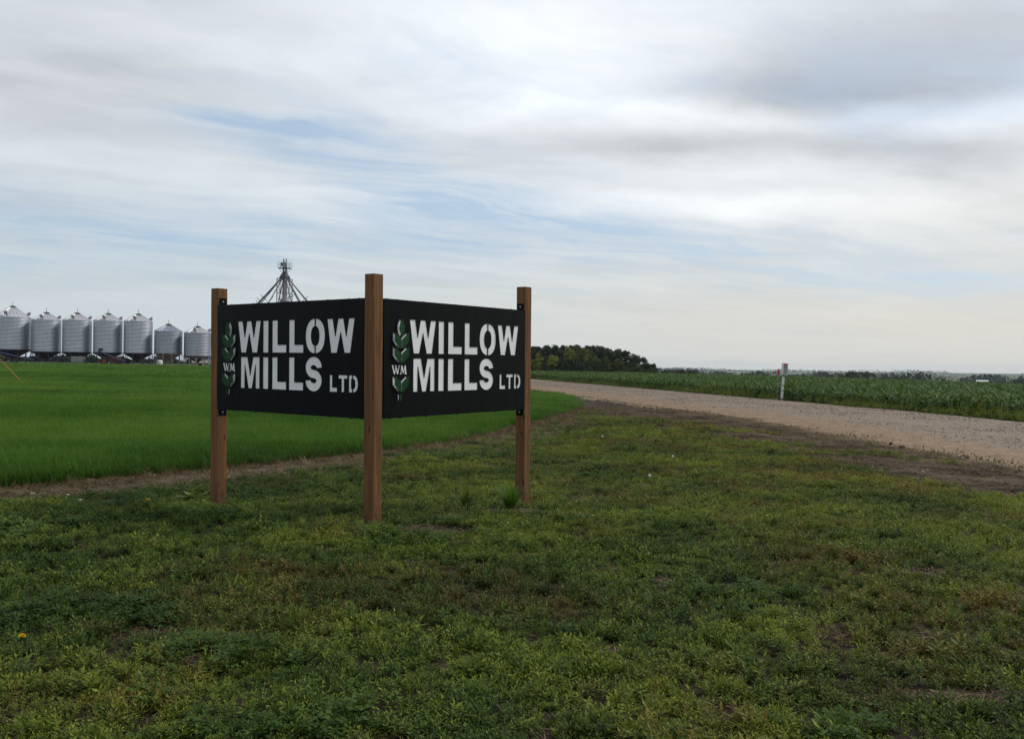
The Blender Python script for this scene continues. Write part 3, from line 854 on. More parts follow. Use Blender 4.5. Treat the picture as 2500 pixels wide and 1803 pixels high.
for py in (-.95, .95):
    for z in (20.65, 21.15): t.tube((-1.2, py, z), (1.2, py, z), .03, n=5)
for px in (-1.2, 1.2):
    for z in (20.65, 21.15): t.tube((px, -.95, z), (px, .95, z), .03, n=5)
    t.tube((px, 0, 20.05), (px * .35, 0, 18.95), .035, n=5)
t.build('railing', 'grey_steel', plat)
t = MB(); t.lathe([(.30, 19.4), (.45, 19.2), (1.05, 18.35), (1.08, 18.05), (.9, 17.95), (.2, 17.9)], 20); t.build('distributor', 'dark_steel', leg)
t = MB(); t.lathe([(.30, 14.3), (.45, 14.1), (1.0, 13.4), (1.02, 13.15), (.85, 13.05), (.2, 13.0)], 20); t.build('distributor', 'grey_steel', leg)
t = MB(); cr = [(-1.25, -1.25), (1.25, -1.25), (1.25, 1.25), (-1.25, 1.25)]
for cx, cy in cr: t.tube((cx, cy, 0), (cx, cy, 17.9), .075, n=6)
zt = [0, 3, 6, 9, 12, 15, 17.9]
for z in zt[1:]:
    for i in range(4): t.tube((*cr[i], z), (*cr[(i + 1) % 4], z), .05, n=5)
for za_, zb_ in zip(zt[:-1], zt[1:]):
    for i in range(4):
        t.tube((*cr[i], za_), (*cr[(i + 1) % 4], zb_), .03, n=4); t.tube((*cr[(i + 1) % 4], za_), (*cr[i], zb_), .03, n=4)
t.build('support_tower', 'tower_steel', leg)
t = MB()
for sx in (.55, .85): t.tube((sx, -1.4, .5), (sx, -1.4, 19.9), .025, n=4)
z = .6
while z < 19.8: t.tube((.55, -1.4, z), (.85, -1.4, z), .018, n=4); z += .4
t.build('ladder', 'grey_steel', leg)
SP = [180, 192, 208, 228, 250, 285, 300, 318, 352, 5, 60, 120]
for i, a in enumerate(SP):
    c, s = math.cos(R(a)), math.sin(R(a))
    q = MB(); p0 = Vector((.85 * c, .85 * s, 18.1)); p1 = Vector((1.0 * c, 1.0 * s, 17.7)); p2 = Vector((8.6 * c, 8.6 * s, 8.9))
    q.path([p0, p1, p2], [.14, .105, .105], 8)
    so = q.build('spout', 'tower_steel', leg)
    if i % 2 == 0 or i in (1, 9):
        m_ = p1.lerp(p2, .42 + .08 * (i % 3)); sd = Vector((-s, c, .25)) * 1.0 + Vector((c, s, 0.8)) * .45
        q = MB(); q.tube(m_ - sd, m_ + sd, .05, n=5); q.tube(m_ + Vector((0, 0, .3)) - sd * .6, m_ + Vector((0, 0, -.3)) + sd * .6, .035, n=5)
        q.build('tie_bar', 'dark_steel', so)
for i, a in enumerate((185, 212, 330, 355, 262)):
    t = MB(); c, s = math.cos(R(a)), math.sin(R(a)); t.path([(.8 * c, .8 * s, 13.2), (.95 * c, .95 * s, 12.8), (6.4 * c, 6.4 * s, 8.5)], [.13, .11, .11], 7)
    t.build('lower_spout', 'grey_steel', leg)

# ------------------------------------------------------------------ machinery among the bins
def wheel(parent, x, y, r, wd, rim='grey_steel'):
    t = MB(); t.tube((x, y - wd / 2, r), (x, y + wd / 2, r), r, n=18); wo_ = t.build('wheel', 'rubber', parent)
    t = MB(); t.tube((x, y - wd / 2 - .02, r), (x, y + wd / 2 + .02, r), r * .5, n=12); t.build('rim', rim, wo_)
trx, try_ = -66.2, 146.6
tr = empty('tractor', (trx, try_, gz(trx, try_)), R(12))
tag(tr, 'small red tractor parked under the fourth and fifth grain bins', 'tractor')
t = MB(); t.box(-.1, 1.55, -.32, .32, .75, 1.35).box(.0, 1.5, -.30, .30, 1.35, 1.42); t.build('hood', 'red_paint', tr, bevel=.03)
t = MB(); t.box(-1.1, -.12, -.42, .42, .55, 1.05).box(.2, 1.45, -.2, .2, .5, .74); t.build('chassis', 'dark_steel', tr)
t = MB()
for sg in (-1, 1): t.box(-1.25, -.25, sg * .62 - .2, sg * .62 + .2, 1.28, 1.36); t.box(-1.25, -1.17, sg * .62 - .2, sg * .62 + .2, .9, 1.28)
t.build('fender', 'red_paint', tr)
t = MB(); t.box(-.95, -.5, -.25, .25, 1.06, 1.2).box(-1.0, -.9, -.25, .25, 1.2, 1.6); t.build('seat', 'rubber', tr)
t = MB(); t.tube((-.2, 0, 1.3), (-.35, 0, 1.62), .03, n=6); t.lathe([(.2, 1.6), (.22, 1.63), (.2, 1.66)], 12, (-.36, 0, 0)); t.build('steering_wheel', 'dark_steel', tr)
t = MB(); t.tube((.8, .12, 1.4), (.8, .12, 2.0), .04, n=8); t.build('exhaust', 'dark_steel', tr)
for sg in (-1, 1): wheel(tr, -.75, sg * .66, .68, .36, 'red_paint'); wheel(tr, 1.2, sg * .52, .36, .2, 'red_paint')

def auger(x, y, rz, L, z0, z1, mat, label, name='grain_auger'):
    a = empty(name, (x, y, gz(x, y)), rz); tag(a, label, 'auger')
    t = MB(); t.tube((-L / 2, 0, z0), (L / 2, 0, z1), .16, n=10); t.build('tube', mat, a)
    t = MB(); t.add([(-L / 2 - .6, -.5, z0 + .55), (-L / 2 + .5, -.5, z0 + .55), (-L / 2 + .5, .5, z0 + .55), (-L / 2 - .6, .5, z0 + .55), (-L / 2 - .2, -.15, z0 - .05), (-L / 2 + .2, -.15, z0 - .05), (-L / 2 + .2, .15, z0 - .05), (-L / 2 - .2, .15, z0 - .05)],
                     [(0, 4, 5, 1), (1, 5, 6, 2), (2, 6, 7, 3), (3, 7, 4, 0), (4, 7, 6, 5)]); t.build('intake_hopper', mat, a)
    t = MB(); zm = (z0 + z1) / 2
    for sg in (-1, 1):
        t.tube((.2, sg * .75, .35), (.6, 0, zm + .1), .04, n=5); t.tube((.2, sg * .75, .35), (-1.4, 0, z0 + (z1 - z0) * (L / 2 - 1.4) / L), .035, n=5)
    t.tube((.2, -.8, .35), (.2, .8, .35), .05, n=6); t.build('undercarriage', 'dark_steel', a)
    for sg in (-1, 1): wheel(a, .2, sg * .75, .36, .2)
    t = MB(); t.box(L / 2 - .7, L / 2 - .2, -.25, .25, z1 + .1, z1 + .5); t.tube((L / 2 - .1, 0, z1), (L / 2 - .05, 0, z1 - .7), .17, n=8); t.build('discharge', mat, a)
    return a
auger(-82.0, 146.2, R(172), 8.5, .5, 2.2, 'blue_paint', 'dark blue auger lying under the largest grain bin')
auger(-65.2, 145.5, R(172), 5.4, .35, 2.25, 'blue_paint', 'blue auger slanting down in front of the fifth grain bin')
tk = empty('fuel_tank', (-71.2, 146.0, gz(-71.2, 146)), R(3)); tag(tk, 'grey box tank on a skid in front of the third grain bin', 'tank')
t = MB(); t.box(-.95, .95, -.6, .6, .42, 1.36); t.build('tank_body', 'tank_grey', tk, bevel=.05)
t = MB(); t.box(-1.0, 1.0, -.55, -.45, .05, .16).box(-1.0, 1.0, .45, .55, .05, .16)
for x_ in (-.8, 0, .8):
    for y_ in (-.5, .5): t.tube((x_, y_, .16), (x_, y_, .44), .06, n=6)
t.build('skid', 'dark_steel', tk)
t = MB(); t.tube((.3, 0, 1.36), (.3, 0, 1.5), .12, n=10); t.tube((-.4, 0, 1.36), (-.4, 0, 1.62), .05, n=8); t.build('filler_cap', 'dark_steel', tk)
t = MB(); t.box(1.05, 1.45, -.25, .25, .05, .8).tube((1.25, 0, .8), (1.25, 0, .95), .06, n=8); t.build('pump_box', 'dark_steel', tk)

def pickup(x, y, rz, label):
    a = empty('pickup_truck', (x, y, gz(x, y)), rz); tag(a, label, 'pickup truck')
    t = MB(); P = [(-2.7, .55), (-2.7, 1.12), (-.75, 1.15), (-.6, 1.82), (.75, 1.85), (1.35, 1.18), (2.55, 1.05), (2.7, .85), (2.7, .5)]
    n = len(P); t.add([(x_, -.92, z_) for x_, z_ in P] + [(x_, .92, z_) for x_, z_ in P], [tuple(range(n)), tuple(range(2 * n - 1, n - 1, -1))] + [(i, n + i, n + (i + 1) % n, (i + 1) % n) for i in range(n)])
    t.build('body', 'white_paint', a, bevel=.03)
    for sg in (-1, 1):
        t = MB(); t.add([(-.5, sg * .935, 1.22), (-.42, sg * .935, 1.72), (.68, sg * .935, 1.74), (1.12, sg * .935, 1.22)], [(0, 1, 2, 3)]); t.build('window', 'glass_dark', a)
        for x_ in (-1.7, 1.75): wheel(a, x_, sg * .84, .39, .24)
    return a
pickup(-53.9, 158.0, R(8), 'white pickup truck behind the short bin beside the left sign post')
pt = empty('poly_tank', (-62.2, 157.0, gz(-62.2, 157))); pt.scale = (.5, .5, .5); tag(pt, 'white plastic tank seen between the fifth and sixth grain bins', 'tank')
t = MB(); t.lathe([(.02, .05), (.95, .05), (1.0, .15), (1.0, 1.55), (.85, 1.85), (.3, 2.0), (.02, 2.0)], 22); t.build('tank_body', 'white_paint', pt, smooth=True)
t = MB(); t.tube((0, 0, 1.98), (0, 0, 2.12), .2, n=12); t.build('lid', 'dark_steel', pt)

# ------------------------------------------------------------------ leaning orange rod in the crop
t = MB()
rb = Vector((-28.2, 52.0, -.2)); rtp = Vector((-30.6, 52.0, 2.25))
rod = MB().path([rb, rb.lerp(rtp, .5) + Vector((0, 0, .01)), rtp], [.022, .02, .016], 8).build('marker_rod', 'orange_rod')
tag(rod, 'thin orange rod leaning out of the grass crop at the left edge', 'rod')

# ------------------------------------------------------------------ roadside cable marker
mx, my = 14.22, 46.9
mk = empty('cable_marker_post', (mx, my, float(terrain(mx, my))))
mk.rotation_euler = (0, R(4.2), R(16))
tag(mk, 'leaning white marker post topped by a white box with a red band, by the road', 'marker post')
t = MB(); t.box(-.05, .05, -.02, .0, -.3, 1.42).box(-.05, -.04, 0.0, .05, -.3, 1.42).box(.04, .05, 0.0, .05, -.3, 1.42); t.build('post', 'post_galv', mk)
t = MB(); t.box(-.075, .075, -.030, -.0205, .14, .50).box(-.075, .075, -.030, -.0205, .56, .76).box(-.075, .075, -.030, -.0205, .83, 1.26); t.build('sleeve', 'marker_white', mk)
hd = MB(); hd.box(-.135, .135, -.16, .02, 1.38, 1.98); hd = hd.build('head_box', 'marker_white', mk, bevel=.012)
t = MB(); t.box(-.115, .125, -.1635, -.1605, 1.42, 1.87); t.build('face_plate', 'marker_grey', hd)
t = MB(); t.box(-.115, .125, -.165, -.1605, 1.875, 1.955); t.build('red_band', 'marker_red', hd)
t = MB()
for k, (a_, z_) in enumerate(((-.06, 1.80), (-.03, 1.80), (.0, 1.80), (.04, 1.80), (-.06, 1.76), (-.06, 1.72))): t.box(a_, a_ + .02, -.1662, -.1638, z_ - .012, z_ + .012 + .006 * (k % 2))
t.build('printing', 'ink_dark', hd)
sk = empty('red_marker_stake', (mx - .22, my + .05, float(terrain(mx - .22, my)))); sk.rotation_euler = (0, R(2.5), R(10))
tag(sk, 'thin stake with a red paddle on top, left of the white marker post', 'marker stake')
t = MB(); t.box(-.018, .018, -.006, .006, -.3, 1.42).box(-.004, .004, .0062, .022, -.3, 1.4); t.build('stake', 'post_galv', sk)
t = MB(); P = [(-.055, 1.36), (-.062, 1.45), (-.062, 1.60), (-.045, 1.66), (0, 1.68), (.045, 1.66), (.062, 1.60), (.062, 1.45), (.055, 1.36)]
n = len(P); t.add([(x_, -.03, z_) for x_, z_ in P] + [(x_, -.0065, z_) for x_, z_ in P], [tuple(range(n)), tuple(range(2 * n - 1, n - 1, -1))] + [(i, n + i, n + (i + 1) % n, (i + 1) % n) for i in range(n)])
t.build('paddle', 'marker_red', sk)

# ------------------------------------------------------------------ trees
def crown_mesh(name, seed, h, r, n, conifer=False, base=0.12, leaf=.34):
    rs = np.random.default_rng(seed)
    cl = []
    nc = 34
    for k in range(nc):
        if conifer:
            t = rs.random() ** 0.8; zz_ = base * h + (1 - base) * h * t; rad = r * (1 - t) * 0.95 + .1
            a = rs.random() * 6.283; q = rad * (0.5 + .5 * rs.random()); cl.append((q * math.cos(a), q * math.sin(a), zz_, .16 * h * (1 - t * .7)))
        else:
            t = rs.random(); zz_ = h * (base + (0.93 - base) * t)
            env = math.sin(math.pi * min(1, (0.18 + .82 * t)) ** 1.0) ** 0.55 if t < .98 else .3
            rad = r * env * math.sqrt(rs.random()); a = rs.random() * 6.283
            cl.append((rad * math.cos(a), rad * math.sin(a), zz_, r * (0.22 + .2 * rs.random())))
    cl = np.array(cl); pick = rs.integers(0, nc, n)
    u = rs.normal(size=(n, 3)); u /= np.linalg.norm(u, axis=1)[:, None]
    rr = rs.random(n) ** (1 / 2.2)
    C = cl[pick, :3] + u * (cl[pick, 3] * rr)[:, None] * np.array([1, 1, .8])
    C[:, 2] = np.clip(C[:, 2], .05 * h, h * 1.04)
    t1 = rs.normal(size=(n, 3)); t1 /= np.linalg.norm(t1, axis=1)[:, None]
    t2 = np.cross(t1, rs.normal(size=(n, 3))); t2 /= np.linalg.norm(t2, axis=1)[:, None]
    s = leaf * (0.55 + .9 * rs.random(n))[:, None]
    V = np.stack([C - t1 * s, C + t2 * s * .6, C + t1 * s, C - t2 * s * .6], 1).reshape(-1, 3)
    tip = np.repeat(np.clip(0.25 + .5 * vnoise(cl[pick, 0] * 3 + seed, cl[pick, 2] * 3) + .25 * (rs.random(n) - .5) + .25 * (C[:, 2] / h - .5), 0, 1), 4)
    return mesh_np(name, V, np.arange(4 * n).reshape(-1, 4), 'tree_leaf', [('tip', 'FLOAT', tip)])
def trunk_mesh(seed, h, r):
    rs = random.Random(seed); t = MB()
    p = [(0, 0, -.3)]; q = [r * 1.3]
    for k in range(1, 5): p.append((rs.uniform(-.12, .12) * k * .5, rs.uniform(-.12, .12) * k * .5, h * .2 * k)); q.append(r * (1 - .2 * k))
    t.path(p, q, 8)
    for k in range(6):
        i = rs.randint(1, 3); a = rs.uniform(0, 6.28); b0 = Vector(p[i]); e = b0 + Vector((math.cos(a) * h * .22, math.sin(a) * h * .22, h * .16))
        t.path([b0, b0.lerp(e, .5) + Vector((0, 0, .1)), e], [r * .45, r * .3, r * .1], 5)
    me = bpy.data.meshes.new('trunk'); me.from_pydata(t.v, [], t.f); me.materials.append(M['bark']); return me
VAR = []
for k in range(5): VAR.append((crown_mesh('crown', 20 + k, 8.0, 2.6 + .25 * (k % 3), 2800, base=.08 if k < 3 else .14, leaf=.29), trunk_mesh(30 + k, 8.0, .16)))
CON = [(crown_mesh('crown', 40 + k, 8.0, 1.5, 1100, True, .06, .3), trunk_mesh(44 + k, 7.0, .12)) for k in range(2)]
BUSH = [(crown_mesh('crown', 50 + k, 2.4, 1.9, 700, False, .05, .26), trunk_mesh(54 + k, 1.8, .06)) for k in range(3)]
def plant_tree(name, var, x, y, sc, rz, label, cat, group, tint=.2, rust=0.0, zs=1.0, zoff=0.0):
    o = empty(name, (x, y, float(terrain(x, y)) + zoff), rz); o.scale = (sc, sc, sc * zs)
    tag(o, label, cat, group)
    c = link('crown', var[0], o); c['tint'] = float(tint); c['rust'] = float(rust)
    link('trunk', var[1], o)
    return o
GG = 'trees of the rounded grove beyond the corn'
grove_n = 0
def env(x): return float(np.interp(x, [-14, -6, 0, 5, 14, 20, 24, 30, 34, 38, 40.5], [6.4, 6.9, 7.3, 7.5, 8.3, 8.4, 8.5, 7.9, 7.2, 6.0, 4.9]))
rs = random.Random(3)
back = [(-13 + 2.35 * i, 268 + rs.uniform(-3, 6)) for i in range(23)] + [(-11 + 3.1 * i, 276 + rs.uniform(-2, 4)) for i in range(16)]
SPOT_B = ['far left end of the grove', 'left end', 'behind the sign']
for i, (x, y) in enumerate(back):
    f = env(x * 260 / y) * 1.03
    plant_tree('grove_tree', VAR[rs.randrange(5)], x, y, f / 8.2 * y / 262, rs.uniform(0, 6.28),
               'dark tree in the back row of the rounded grove beyond the corn', 'tree', GG, rs.uniform(.0, .12), rs.uniform(0, .25))
front = [(7.2, 251, .70, .80, 'bright yellow-green tree at the left front of the grove, by the right sign post'),
         (11.5, 250, .66, .74, 'second bright yellow-green tree at the left front of the grove'),
         (16.2, 255, .93, .52, 'tall light green tree rising in the middle of the grove'),
         (20.6, 255, .90, .42, 'light green tree right of the tallest in the middle of the grove'),
         (9.0, 247, .40, .16, 'low dark green tree under the bright yellow-green trees of the grove'),
         (14.0, 247, .55, .10, 'dark green front tree below the middle of the grove'),
         (18.4, 247, .58, .14, 'dark green front tree left of the small pointed trees of the grove'),
         (23.4, 248, .56, .34, 'left pointed mid-green tree at the front of the grove'),
         (26.0, 248, .58, .30, 'middle pointed mid-green tree at the front of the grove'),
         (29.4, 248, .55, .33, 'right pointed mid-green tree at the front of the grove'),
         (32.8, 249, .40, .12, 'small dark tree at the right front of the grove'),
         (3.0, 249, .50, .42, 'green tree at the grove edge just behind the right sign post'),
         (-2.0, 250, .62, .2, 'green tree of the grove hidden behind the right sign board'),
         (-7.5, 251, .60, .3, 'light tree of the grove hidden behind the right sign board')]
for i, (x, y, s_, tn, lb) in enumerate(front):
    plant_tree('grove_tree', VAR[(i * 2) % 5], x, y, s_, rs.uniform(0, 6.28), lb, 'tree', GG, tn, 0.0, zs=1.08 if 'pointed' in lb else 1.0)
for i, (x, sc_, lb) in enumerate([(31.5, .85, 'leftmost low grey-green shrub at the right foot of the grove'), (34.8, 1.1, 'tallest low grey-green shrub at the right foot of the grove'),
                                  (37.4, .8, 'third low grey-green shrub at the right foot of the grove'), (39.6, 1.0, 'fourth low grey-green shrub at the right foot of the grove'),
                                  (42.4, .75, 'fifth low shrub at the right end of the grove'), (44.6, .6, 'last low shrub of the grove on the right')]):
    plant_tree('shrub', BUSH[i % 3], x, 246, sc_, i * 1.3, lb, 'shrub', 'shrubs at the foot of the grove', .16, .1)
for i, (x, sc_, lb) in enumerate([(48.6, .95, 'left half of the lone dark bush right of the grove'), (51.6, .9, 'right half of the lone dark bush right of the grove')]):
    plant_tree('shrub', BUSH[(i + 1) % 3], x, 255, sc_, i * 2.1, lb, 'shrub', 'lone bushes beyond the corn', .05, .25)
# trees behind the bins
for i, (x, y, sc_, v, tn, lb) in enumerate([(-62.3, 176, .42, CON[0], .05, 'small dark conifer seen between the fifth and sixth bins'),
                                            (-61.3, 178, .36, CON[1], .05, 'smaller dark conifer beside it between the fifth and sixth bins')]):
    plant_tree('conifer', v, x, y, sc_, i, lb, 'tree', 'conifers behind the bins', tn, .1)
# far trees one can tell apart on the right
FT = [(404, 960, 1.25, 'tallest round dark tree of the far tree line right of the marker post'), (386, 965, .95, 'dark tree left of the tallest in the far tree line'),
      (372, 955, .85, 'third dark tree from the tallest in the far tree line'), (419, 968, .8, 'dark tree right of the tallest in the far tree line'),
      (500, 980, .55, 'low dark tree in the far line towards the right edge'), (520, 990, .5, 'second low dark tree in the far line towards the right edge')]
for i, (x, y, sc_, lb) in enumerate(FT):
    o = plant_tree('far_tree', VAR[i % 5], x, y, sc_, i * .9, lb, 'tree', 'far trees beyond the valley field', .02, .15)
    o.scale = (sc_ * 1.5, sc_ * 1.5, sc_)

# tree lines far away: one mass
def blob_band(name, items, label):
    Vs, Fs, Ts = [], [], []; off = 0
    g = np.random.default_rng(91)
    for (x, y, w_, h_, n) in items:
        C = np.stack([g.normal(0, w_ * .42, n), g.normal(0, w_ * .3, n), np.abs(g.random(n)) ** .9 * h_ * .9 * np.clip(1.1 - .0 * g.random(n), 0, 2)], -1)
        C[:, 2] *= np.exp(-(C[:, 0] / (w_ * .8)) ** 2)
        C += np.array([x, y, 0]); C[:, 2] += terrain(C[:, 0], C[:, 1])
        t1 = g.normal(size=(n, 3)); t1 /= np.linalg.norm(t1, axis=1)[:, None]
        t2 = np.cross(t1, g.normal(size=(n, 3))); t2 /= np.linalg.norm(t2, axis=1)[:, None]
        s = (h_ * .27 * (0.5 + g.random(n)))[:, None]
        V = np.stack([C - t1 * s, C + t2 * s * .7, C + t1 * s, C - t2 * s * .7], 1).reshape(-1, 3)
        Vs.append(V); Fs.append(np.arange(4 * n).reshape(-1, 4) + off); off += 4 * n; Ts.append(np.repeat(g.random(n) * .4, 4))
    o = link(name, mesh_np(name, np.concatenate(Vs), np.concatenate(Fs), 'tree_leaf', [('tip', 'FLOAT', np.concatenate(Ts))]))
    o['tint'] = .03; o['rust'] = .15
    tag(o, label, 'trees', kind='stuff')
rs = random.Random(12)
items = []
for k in range(50):             # valley tree lines, 500 m to 2.5 km out
    a = R(rs.uniform(8, 34)); r_ = rs.choice([620, 760, 930, 1150, 1500, 2000, 2600]) * rs.uniform(.95, 1.05)
    h_ = rs.uniform(3.5, 7.5) * (1.0 if r_ < 1000 else 1.5); w_ = rs.uniform(14, 45) * r_ / 900
    items.append((r_ * math.sin(a), r_ * math.cos(a), w_, h_, 150))
for k in range(22):             # woods on the far slope
    a = R(rs.uniform(6, 36)); r_ = rs.uniform(3200, 5400)
    items.append((r_ * math.sin(a), r_ * math.cos(a), rs.uniform(90, 260), rs.uniform(9, 16), 140))
for k in range(75):             # shelter belt behind the bins
    items.append((-235 + 2.6 * k + rs.uniform(-1, 1), 330 + rs.uniform(-8, 8), 4.5, rs.uniform(1.3, 2.7), 150))
under = [(-15 + 1.6 * k + rs.uniform(-.5, .5), 256 + rs.uniform(-3, 5), 1.6, rs.uniform(2.4, 3.6), 260) for k in range(36)]
blob_band('grove_undergrowth', under, 'dense dark undergrowth filling the foot of the grove')
blob_band('far_tree_belt', items, 'distant dark tree belts and woods along the horizon')
# a pale farm building far right
fb_x, fb_y = 497, 940
fb = empty('farm_shed', (fb_x, fb_y, float(terrain(fb_x, fb_y))), R(-25)); tag(fb, 'tiny pale farm shed on the far right horizon', 'shed')
fb.scale = (.62, .62, .62)
t = MB(); t.box(-9, 9, -5, 5, 0, 4.4); t.build('wall', 'marker_white', fb)
t = MB(); t.add([(-9.4, -5.4, 4.4), (9.4, -5.4, 4.4), (9.4, 5.4, 4.4), (-9.4, 5.4, 4.4), (-9.4, 0, 6.6), (9.4, 0, 6.6)], [(0, 1, 5, 4), (2, 3, 4, 5), (0, 4, 3), (1, 2, 5)]); t.build('roof', 'roof_steel', fb)
t = MB(); t.box(-2, 2, -5.06, -5.01, 0, 3.6); t.build('door', 'grey_steel', fb)

# ------------------------------------------------------------------ scattering with real instanced plants
def scatter(name, pts, rot, scl, vi, tint, rust, variants, label, cat):
    """one 'stuff' object: a point cloud whose points carry small plant meshes"""
    vc = bpy.data.collections.new(name + '_kinds')
    for i, me in enumerate(variants):
        vc.objects.link(bpy.data.objects.new('%s_kind_%02d' % (name, i), me))
    me = bpy.data.meshes.new(name)
    n = len(pts)
    me.vertices.add(n); me.vertices.foreach_set('co', np.asarray(pts, np.float32).ravel())
    for an, typ, key, data in (('rot', 'FLOAT_VECTOR', 'vector', rot), ('scl', 'FLOAT_VECTOR', 'vector', scl), ('vi', 'INT', 'value', vi),
                               ('tint', 'FLOAT', 'value', tint), ('rust', 'FLOAT', 'value', rust)):
        a = me.attributes.new(an, typ, 'POINT')
        a.data.foreach_set(key, np.asarray(data, np.int32 if typ == 'INT' else np.float32).ravel())
    o = link(name, me)
    ng = bpy.data.node_groups.new(name, 'GeometryNodeTree')
    ng.interface.new_socket('Geometry', in_out='INPUT', socket_type='NodeSocketGeometry')
    ng.interface.new_socket('Geometry', in_out='OUTPUT', socket_type='NodeSocketGeometry')
    nn = ng.nodes; ll = ng.links
    gi = nn.new('NodeGroupInput'); go = nn.new('NodeGroupOutput')
    ip = nn.new('GeometryNodeInstanceOnPoints'); ci = nn.new('GeometryNodeCollectionInfo')
    ci.inputs['Collection'].default_value = vc; ci.inputs['Separate Children'].default_value = True; ci.inputs['Reset Children'].default_value = True
    def na(nm, typ):
        k = nn.new('GeometryNodeInputNamedAttribute'); k.data_type = typ; k.inputs['Name'].default_value = nm
        return k.outputs['Attribute']
    ll.new(gi.outputs[0], ip.inputs['Points']); ll.new(ci.outputs[0], ip.inputs['Instance'])
    ip.inputs['Pick Instance'].default_value = True
    ll.new(na('vi', 'INT'), ip.inputs['Instance Index'])
    er = nn.new('FunctionNodeEulerToRotation'); ll.new(na('rot', 'FLOAT_VECTOR'), er.inputs[0]); ll.new(er.outputs[0], ip.inputs['Rotation'])
    ll.new(na('scl', 'FLOAT_VECTOR'), ip.inputs['Scale'])
    ll.new(ip.outputs[0], go.inputs[0])
    md = o.modifiers.new('plants', 'NODES'); md.node_group = ng
    tag(o, label, cat, kind='stuff')
    return o

class LeafMesh:
    def __init__(s): s.v = []; s.f = []; s.t = []
    def leaf(s, p, dirv, side, L, W, droop=0.0, tip=(0.3, 0.5), mid=.45):
        """a pointed four corner leaf, folded a little along its rib"""
        o = len(s.v)
        m = p + dirv * L * mid + Vector((0, 0, -droop * L * .15)); e = p + dirv * L + Vector((0, 0, -droop * L))
        up = dirv.cross(side).normalized() * W * .12
        s.v += [p, m + side * W / 2 + up, e, m - side * W / 2 + up]; s.f.append((o, o + 1, o + 2, o + 3)); s.t += [tip[0], sum(tip) / 2, tip[1], sum(tip) / 2]
    def blade(s, pts, wid, tips, side):
        o = len(s.v); n = len(pts)
        for k in range(n):
            s.v += [pts[k] - side * wid[k] / 2, pts[k] + side * wid[k] / 2]; s.t += [tips[k]] * 2
        for k in range(n - 1): s.f.append((o + 2 * k, o + 2 * k + 1, o + 2 * k + 3, o + 2 * k + 2))
    def mesh(s, name, mat):
        return mesh_np(name, np.array([tuple(p) for p in s.v]), np.array(s.f), mat, [('tip', 'FLOAT', s.t)])
def rvec(r, tilt):
    a = r.uniform(0, 6.283); return Vector((math.sin(tilt) * math.cos(a), math.sin(tilt) * math.sin(a), math.cos(tilt)))
def knotweed(seed, n_sh=7, reach=.075, upright=.5, big=1.0):
    r = random.Random(seed); g = LeafMesh()
    for k in range(n_sh):
        dv = rvec(r, r.uniform(.15, 1.25) * (1.2 - upright * .5)); L = reach * r.uniform(.6, 1.25)
        p0 = Vector((r.uniform(-.02, .02), r.uniform(-.02, .02), 0))
        nl = int(9 + 5 * r.random())
        sd0 = dv.orthogonal().normalized()
        bend = Vector((0, 0, r.uniform(.1, .9)))
        for j in range(nl):
            t = (j + .6) / nl
            p = p0 + (dv * t + bend * t * t * .6) * L
            q = Matrix.Rotation(2.4 * j + r.uniform(-.5, .5), 3, dv) @ sd0
            ld = (dv * r.uniform(.45, 1.3) + q).normalized()
            sdv = ld.cross(dv).normalized()
            ll = big * r.uniform(.015, .029) * (1.1 - .30 * t)
            g.leaf(p, ld, sdv, ll, ll * r.uniform(.24, .38), r.uniform(-.15, .25), (.0 + .75 * t * t, .05 + .95 * t * t))  # young tips lighter; lower leaves painted darker for shade inside the plant
        e = p0 + (dv + bend * .6) * L
        g.blade([p0, p0.lerp(e, .5), e], [.0022, .0018, .001], [.2, .3, .5], sd0)
    return g.mesh('knotweed', 'weed_leaf')
def shoots(seed, n_sh=5, rad=.032, h=.045):
    """a low weed: a few short stems, each ending in a star of narrow leaves"""
    r = random.Random(seed); g = LeafMesh()
    for k in range(n_sh):
        dv = rvec(r, r.uniform(.05, .75)); L = h * r.uniform(.55, 1.3)
        a = r.uniform(0, 6.283); q0 = rad * math.sqrt(r.random()); p0 = Vector((q0 * math.cos(a), q0 * math.sin(a), 0))
        sd0 = dv.orthogonal().normalized(); nl = r.randint(8, 11)
        for j in range(nl):
            t = .12 + .88 * (j + 1) / nl
            q = Matrix.Rotation(2.4 * j + r.uniform(-.4, .4), 3, dv) @ sd0
            ld = (dv * (.15 + 1.1 * t * t * r.uniform(.6, 1.3)) + q).normalized()
            ll = r.uniform(.016, .029) * (1.15 - .35 * t)
            g.leaf(p0 + dv * L * t, ld, ld.cross(dv).normalized(), ll, ll * r.uniform(.24, .38), r.uniform(-.05, .3), (.75 * t * t, .1 + .9 * t * t))  # pale young star tips; dark low leaves also carry painted inner shade
        g.blade([p0, p0 + dv * L], [.0024, .0012], [.2, .5], sd0)
    return g.mesh('shoots', 'weed_leaf')
def clover(seed, n=16):
    r = random.Random(seed); g = LeafMesh()
    for k in range(n):
        a = r.uniform(0, 6.283); rad = r.uniform(0, .085); h = r.uniform(.025, .065)
        p = Vector((rad * math.cos(a), rad * math.sin(a), h)); nr = rvec(r, r.uniform(0, .55))
        for j in range(3):
            d0 = nr.orthogonal().normalized(); d1 = Matrix.Rotation(2.094 * j + a, 3, nr) @ d0
            L = r.uniform(.013, .02); g.leaf(p, d1, nr.cross(d1).normalized(), L, L * .85, .05, (.3, .5 + .3 * r.random()), .6)
        g.blade([Vector((p.x * .4, p.y * .4, 0)), p], [.0018, .0012], [.3, .4], Vector((1, 0, 0)))
    return g.mesh('clover', 'clover_leaf')
